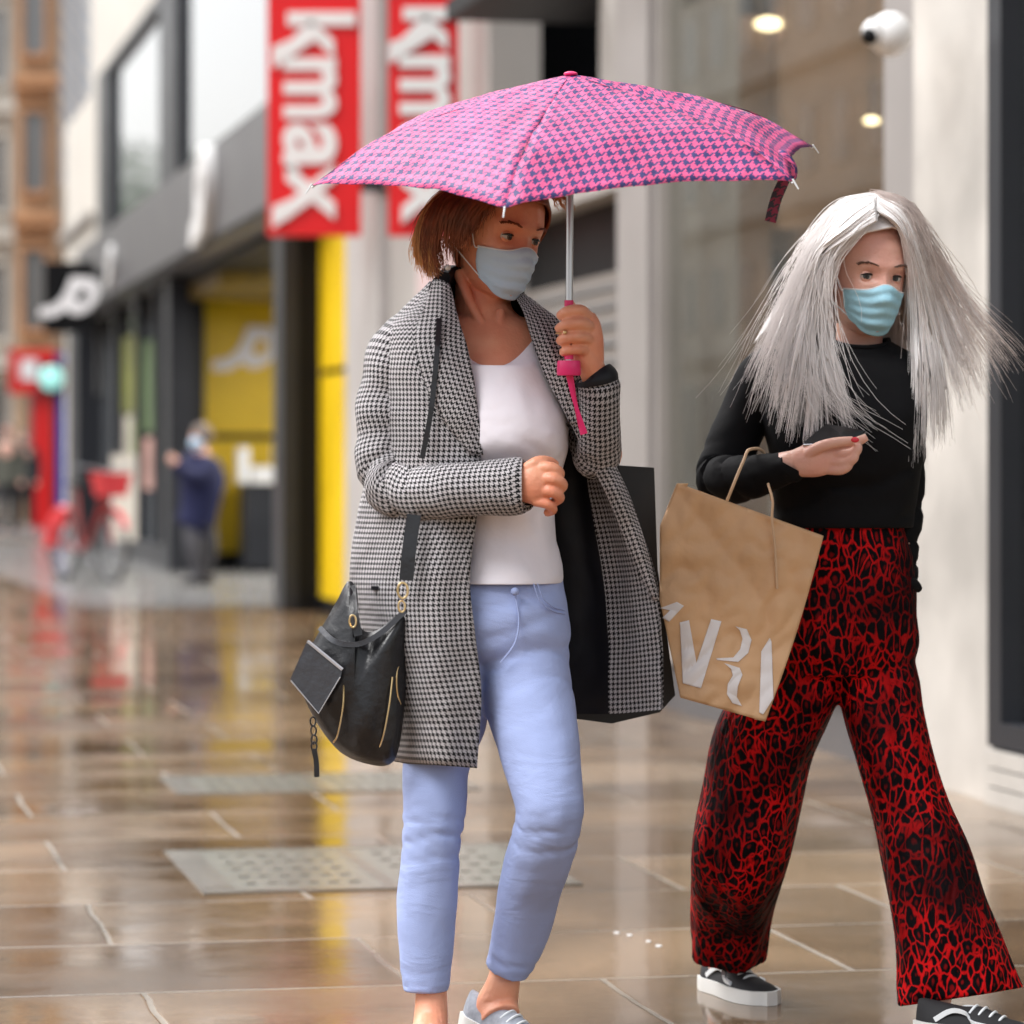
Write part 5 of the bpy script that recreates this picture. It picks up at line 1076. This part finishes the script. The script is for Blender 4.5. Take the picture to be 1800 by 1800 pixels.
g = MB(); g.limb([(338, 912, 0, 19), (342, 960, -.05, 16), (347, 1000, 0, 12), (345, 1018, 0, 12)], DM, 14); g.limb([(356, 912, 0, 20), (366, 960, .1, 17), (362, 1000, .2, 12), (362, 1012, .2, 12)], DM, 14); part('trousers', g, GTR, mn)
g = MB(); g.sphere(P(355, 764, DM+.0), (.098, .105, .112), 16, 10); part('hair', g, GHAIR, mn)
g = MB(); g.sphere(P(346, 779, DM-.06), (.07, .06, .06), 14, 9); part('face_mask', g, MSK1, mn)
g = MB(); g.sphere(P(340, 1024, DM-.04), (.12, .06, .035), 12, 7); g.sphere(P(358, 1020, DM+.15), (.12, .06, .035), 12, 7); part('shoes', g, M_black, mn)
def walker(px, D, H, top_m, leg_m, lab, bag=False):
    s_ = FP/D; yb = HY+CH*s_; hh = H*s_; f = lambda k: yb-hh*k; r_ = s_
    th_ = thing('person', lab, 'person', (P(px, yb, D).x, D, 0), 0, 'distant pedestrians at the far left'); b = MB()
    b.sphere(P(px, f(.93), D), (.08, .10, .12), 14, 10); b.limb([(px, f(.88), 0, .055*r_), (px, f(.84), 0, .06*r_)], D, 10); b.limb([(px, f(.85), 0, .08*r_), (px, f(.80), 0, .18*r_), (px, f(.65), 0, .15*r_), (px, f(.5), 0, .17*r_)], D, 14)
    for sx in (-1, 1):
        b.limb([(px+sx*.16*r_, f(.81), 0, .055*r_), (px+sx*.23*r_, f(.65), .02*sx, .045*r_), (px+sx*.22*r_, f(.48), -.1*sx, .04*r_), (px+sx*.21*r_, f(.44), -.12*sx, .035*r_)], D, 10)
        b.limb([(px+sx*.09*r_, f(.5), 0, .09*r_), (px+sx*.10*r_, f(.27), .1*sx, .06*r_), (px+sx*.11*r_, f(.04), .22*sx, .045*r_), (px+sx*.12*r_, f(.02), .1*sx, .04*r_)], D, 10)
    remesh(b, 'body', SK2, th_, .016, 2)
    g = MB(); g.limb([(px, f(.86), 0, .07*r_), (px, f(.82), 0, .20*r_, .7), (px, f(.7), 0, .20*r_, .8), (px, f(.5), 0, .21*r_, .8), (px, f(.46), 0, .21*r_, .8)], D, 18)
    for sx in (-1, 1): g.limb([(px+sx*.17*r_, f(.82), 0, .075*r_), (px+sx*.24*r_, f(.65), .02*sx, .065*r_), (px+sx*.225*r_, f(.49), -.1*sx, .05*r_)], D, 12)
    part('coat', g, top_m, th_)
    g = MB()
    for sx in (-1, 1): g.limb([(px+sx*.09*r_, f(.5), 0, .11*r_), (px+sx*.10*r_, f(.27), .1*sx, .08*r_), (px+sx*.11*r_, f(.05), .22*sx, .07*r_)], D, 12)
    part('trousers', g, leg_m, th_); g = MB(); g.sphere(P(px, f(.95), D+.02), (.092, .105, .105), 14, 9); part('hair', g, GHAIR, th_)
walker(14, 54, 1.78, mat('olive_coat', (.10, .10, .08), .8), DTR, 'distant pedestrian in an olive coat at the far left edge')
walker(42, 60, 1.70, mat('black_coat', (.02, .02, .025), .7), DTR, 'distant pedestrian in black just left of the red pillar')
# hire bicycle, seen at an angle
BR = mat('bicycle_red', (.62, .05, .06), .4); BRD = mat('bicycle_dark_red', (.22, .03, .03), .5); TYRE = mat('tyre_rubber', (.02, .02, .02), .7); CHR = mat('bicycle_grey', (.25, .26, .28), .35, metal=.6)
DBk = 33.; a0 = P(112, 1020, DBk); yaw = R(-58)
bk = thing('bicycle', 'red and grey hire bicycle with red mudguards parked in front of the shop windows', 'bicycle', (a0.x, DBk, 0), yaw)
Mk = Matrix.Translation((a0.x, DBk, 0)) @ Matrix.Rotation(yaw, 4, 'Z')
def K(x, z, y=0): return Mk @ Vector((x, y, z))
for cx in (0, 1.08):
    g = MB(); g.tube([K(cx+.33*math.cos(a), .345+.33*math.sin(a)) for a in np.linspace(0, 2*math.pi, 41)], .022, 8, cap=False); wh = part('wheel', g, TYRE, bk)
    g = MB(); g.tube([K(cx+.30*math.cos(a), .345+.30*math.sin(a)) for a in np.linspace(0, 2*math.pi, 33)], .012, 6, cap=False)
    for a in np.linspace(0, 2*math.pi, 14, endpoint=False): g.tube([K(cx, .345), K(cx+.30*math.cos(a), .345+.30*math.sin(a))], .002, 4)
    g.tube([K(cx, .345, -.06), K(cx, .345, .06)], .03, 10); part('rim', g, CHR, wh)
g = MB(); G = []
for a in np.linspace(R(70), R(185), 18): G.append([K(.0+rr*math.cos(a), .345+rr*math.sin(a), y) for rr, y in ((.36, -.05), (.385, 0), (.36, .05), (.20, .055), (.20, -.055))])
g.loft(G); part('mudguard', g, BR, bk)
g = MB(); G = []
for a in np.linspace(R(30), R(150), 16): G.append([K(1.08+rr*math.cos(a), .345+rr*math.sin(a), y) for rr, y in ((.36, -.035), (.38, 0), (.36, .035), (.352, 0))])
g.loft(G); part('mudguard', g, BR, bk)
g = MB(); g.tube([K(.95, .85), K(.62, .42), K(.42, .30), K(0, .345)], .032, 8); g.tube([K(.42, .30), K(.28, .88)], .022, 8); g.tube([K(.0, .345), K(.33, .7)], .014, 6); g.tube([K(.93, .95), K(.98, .75), K(1.08, .345)], .022, 8); part('frame', g, BRD, bk)
g = MB(); g.tube([K(.86, 1.10, -.30), K(.93, 1.08, -.12), K(.93, 1.05, 0), K(.93, 1.08, .12), K(.86, 1.10, .30)], .016, 8, m=4); g.tube([K(.93, 1.05), K(.94, .93)], .018, 8); part('handlebar', g, CHR, bk)
g = MB(); g.sphere(K(.26, .94), (.14, .08, .035), 14, 8, Mk.to_3x3()); g.tube([K(.27, .93), K(.30, .80)], .014, 8); part('saddle', g, TYRE, bk)
g = MB(); G = [[K(1.06+s_*x, z, y*s_) for x, y in ((-.13, -.16), (.13, -.16), (.13, .16), (-.13, .16))] for s_, z in ((.75, .82), (1., 1.04), (.94, 1.04), (.7, .835))]
g.loft(G); part('basket', g, BR, bk, False)
g = MB(); g.tube([K(.42+.09*math.cos(a), .30+.09*math.sin(a), .04) for a in np.linspace(0, 6.28, 17)], .008, 6, cap=False); g.tube([K(.42, .30, .05), K(.52, .18, .06), K(.52, .18, .14)], .01, 6); g.tube([K(.42, .30, -.05), K(.32, .42, -.06), K(.32, .42, -.14)], .01, 6); part('crank', g, CHR, bk)
# white scraps on the wet slabs
for (px, py, sc_) in ((1084, 1641, 1), (1107, 1645, .9), (1140, 1656, .8), (1158, 1664, 1)):
    D = 6600/(py-HY); c0 = P(px, py, D); c0.z = .0018; g = MB()
    g.sphere(c0, (.008*sc_, .013*sc_, .0015), 8, 5); tag(g.build('petal', M_white), {1084: 'leftmost', 1107: 'second from left', 1140: 'third from left', 1158: 'rightmost'}[px]+' of four tiny white petals on the wet slab between the women', 'petal', 'white petals on the wet slab')
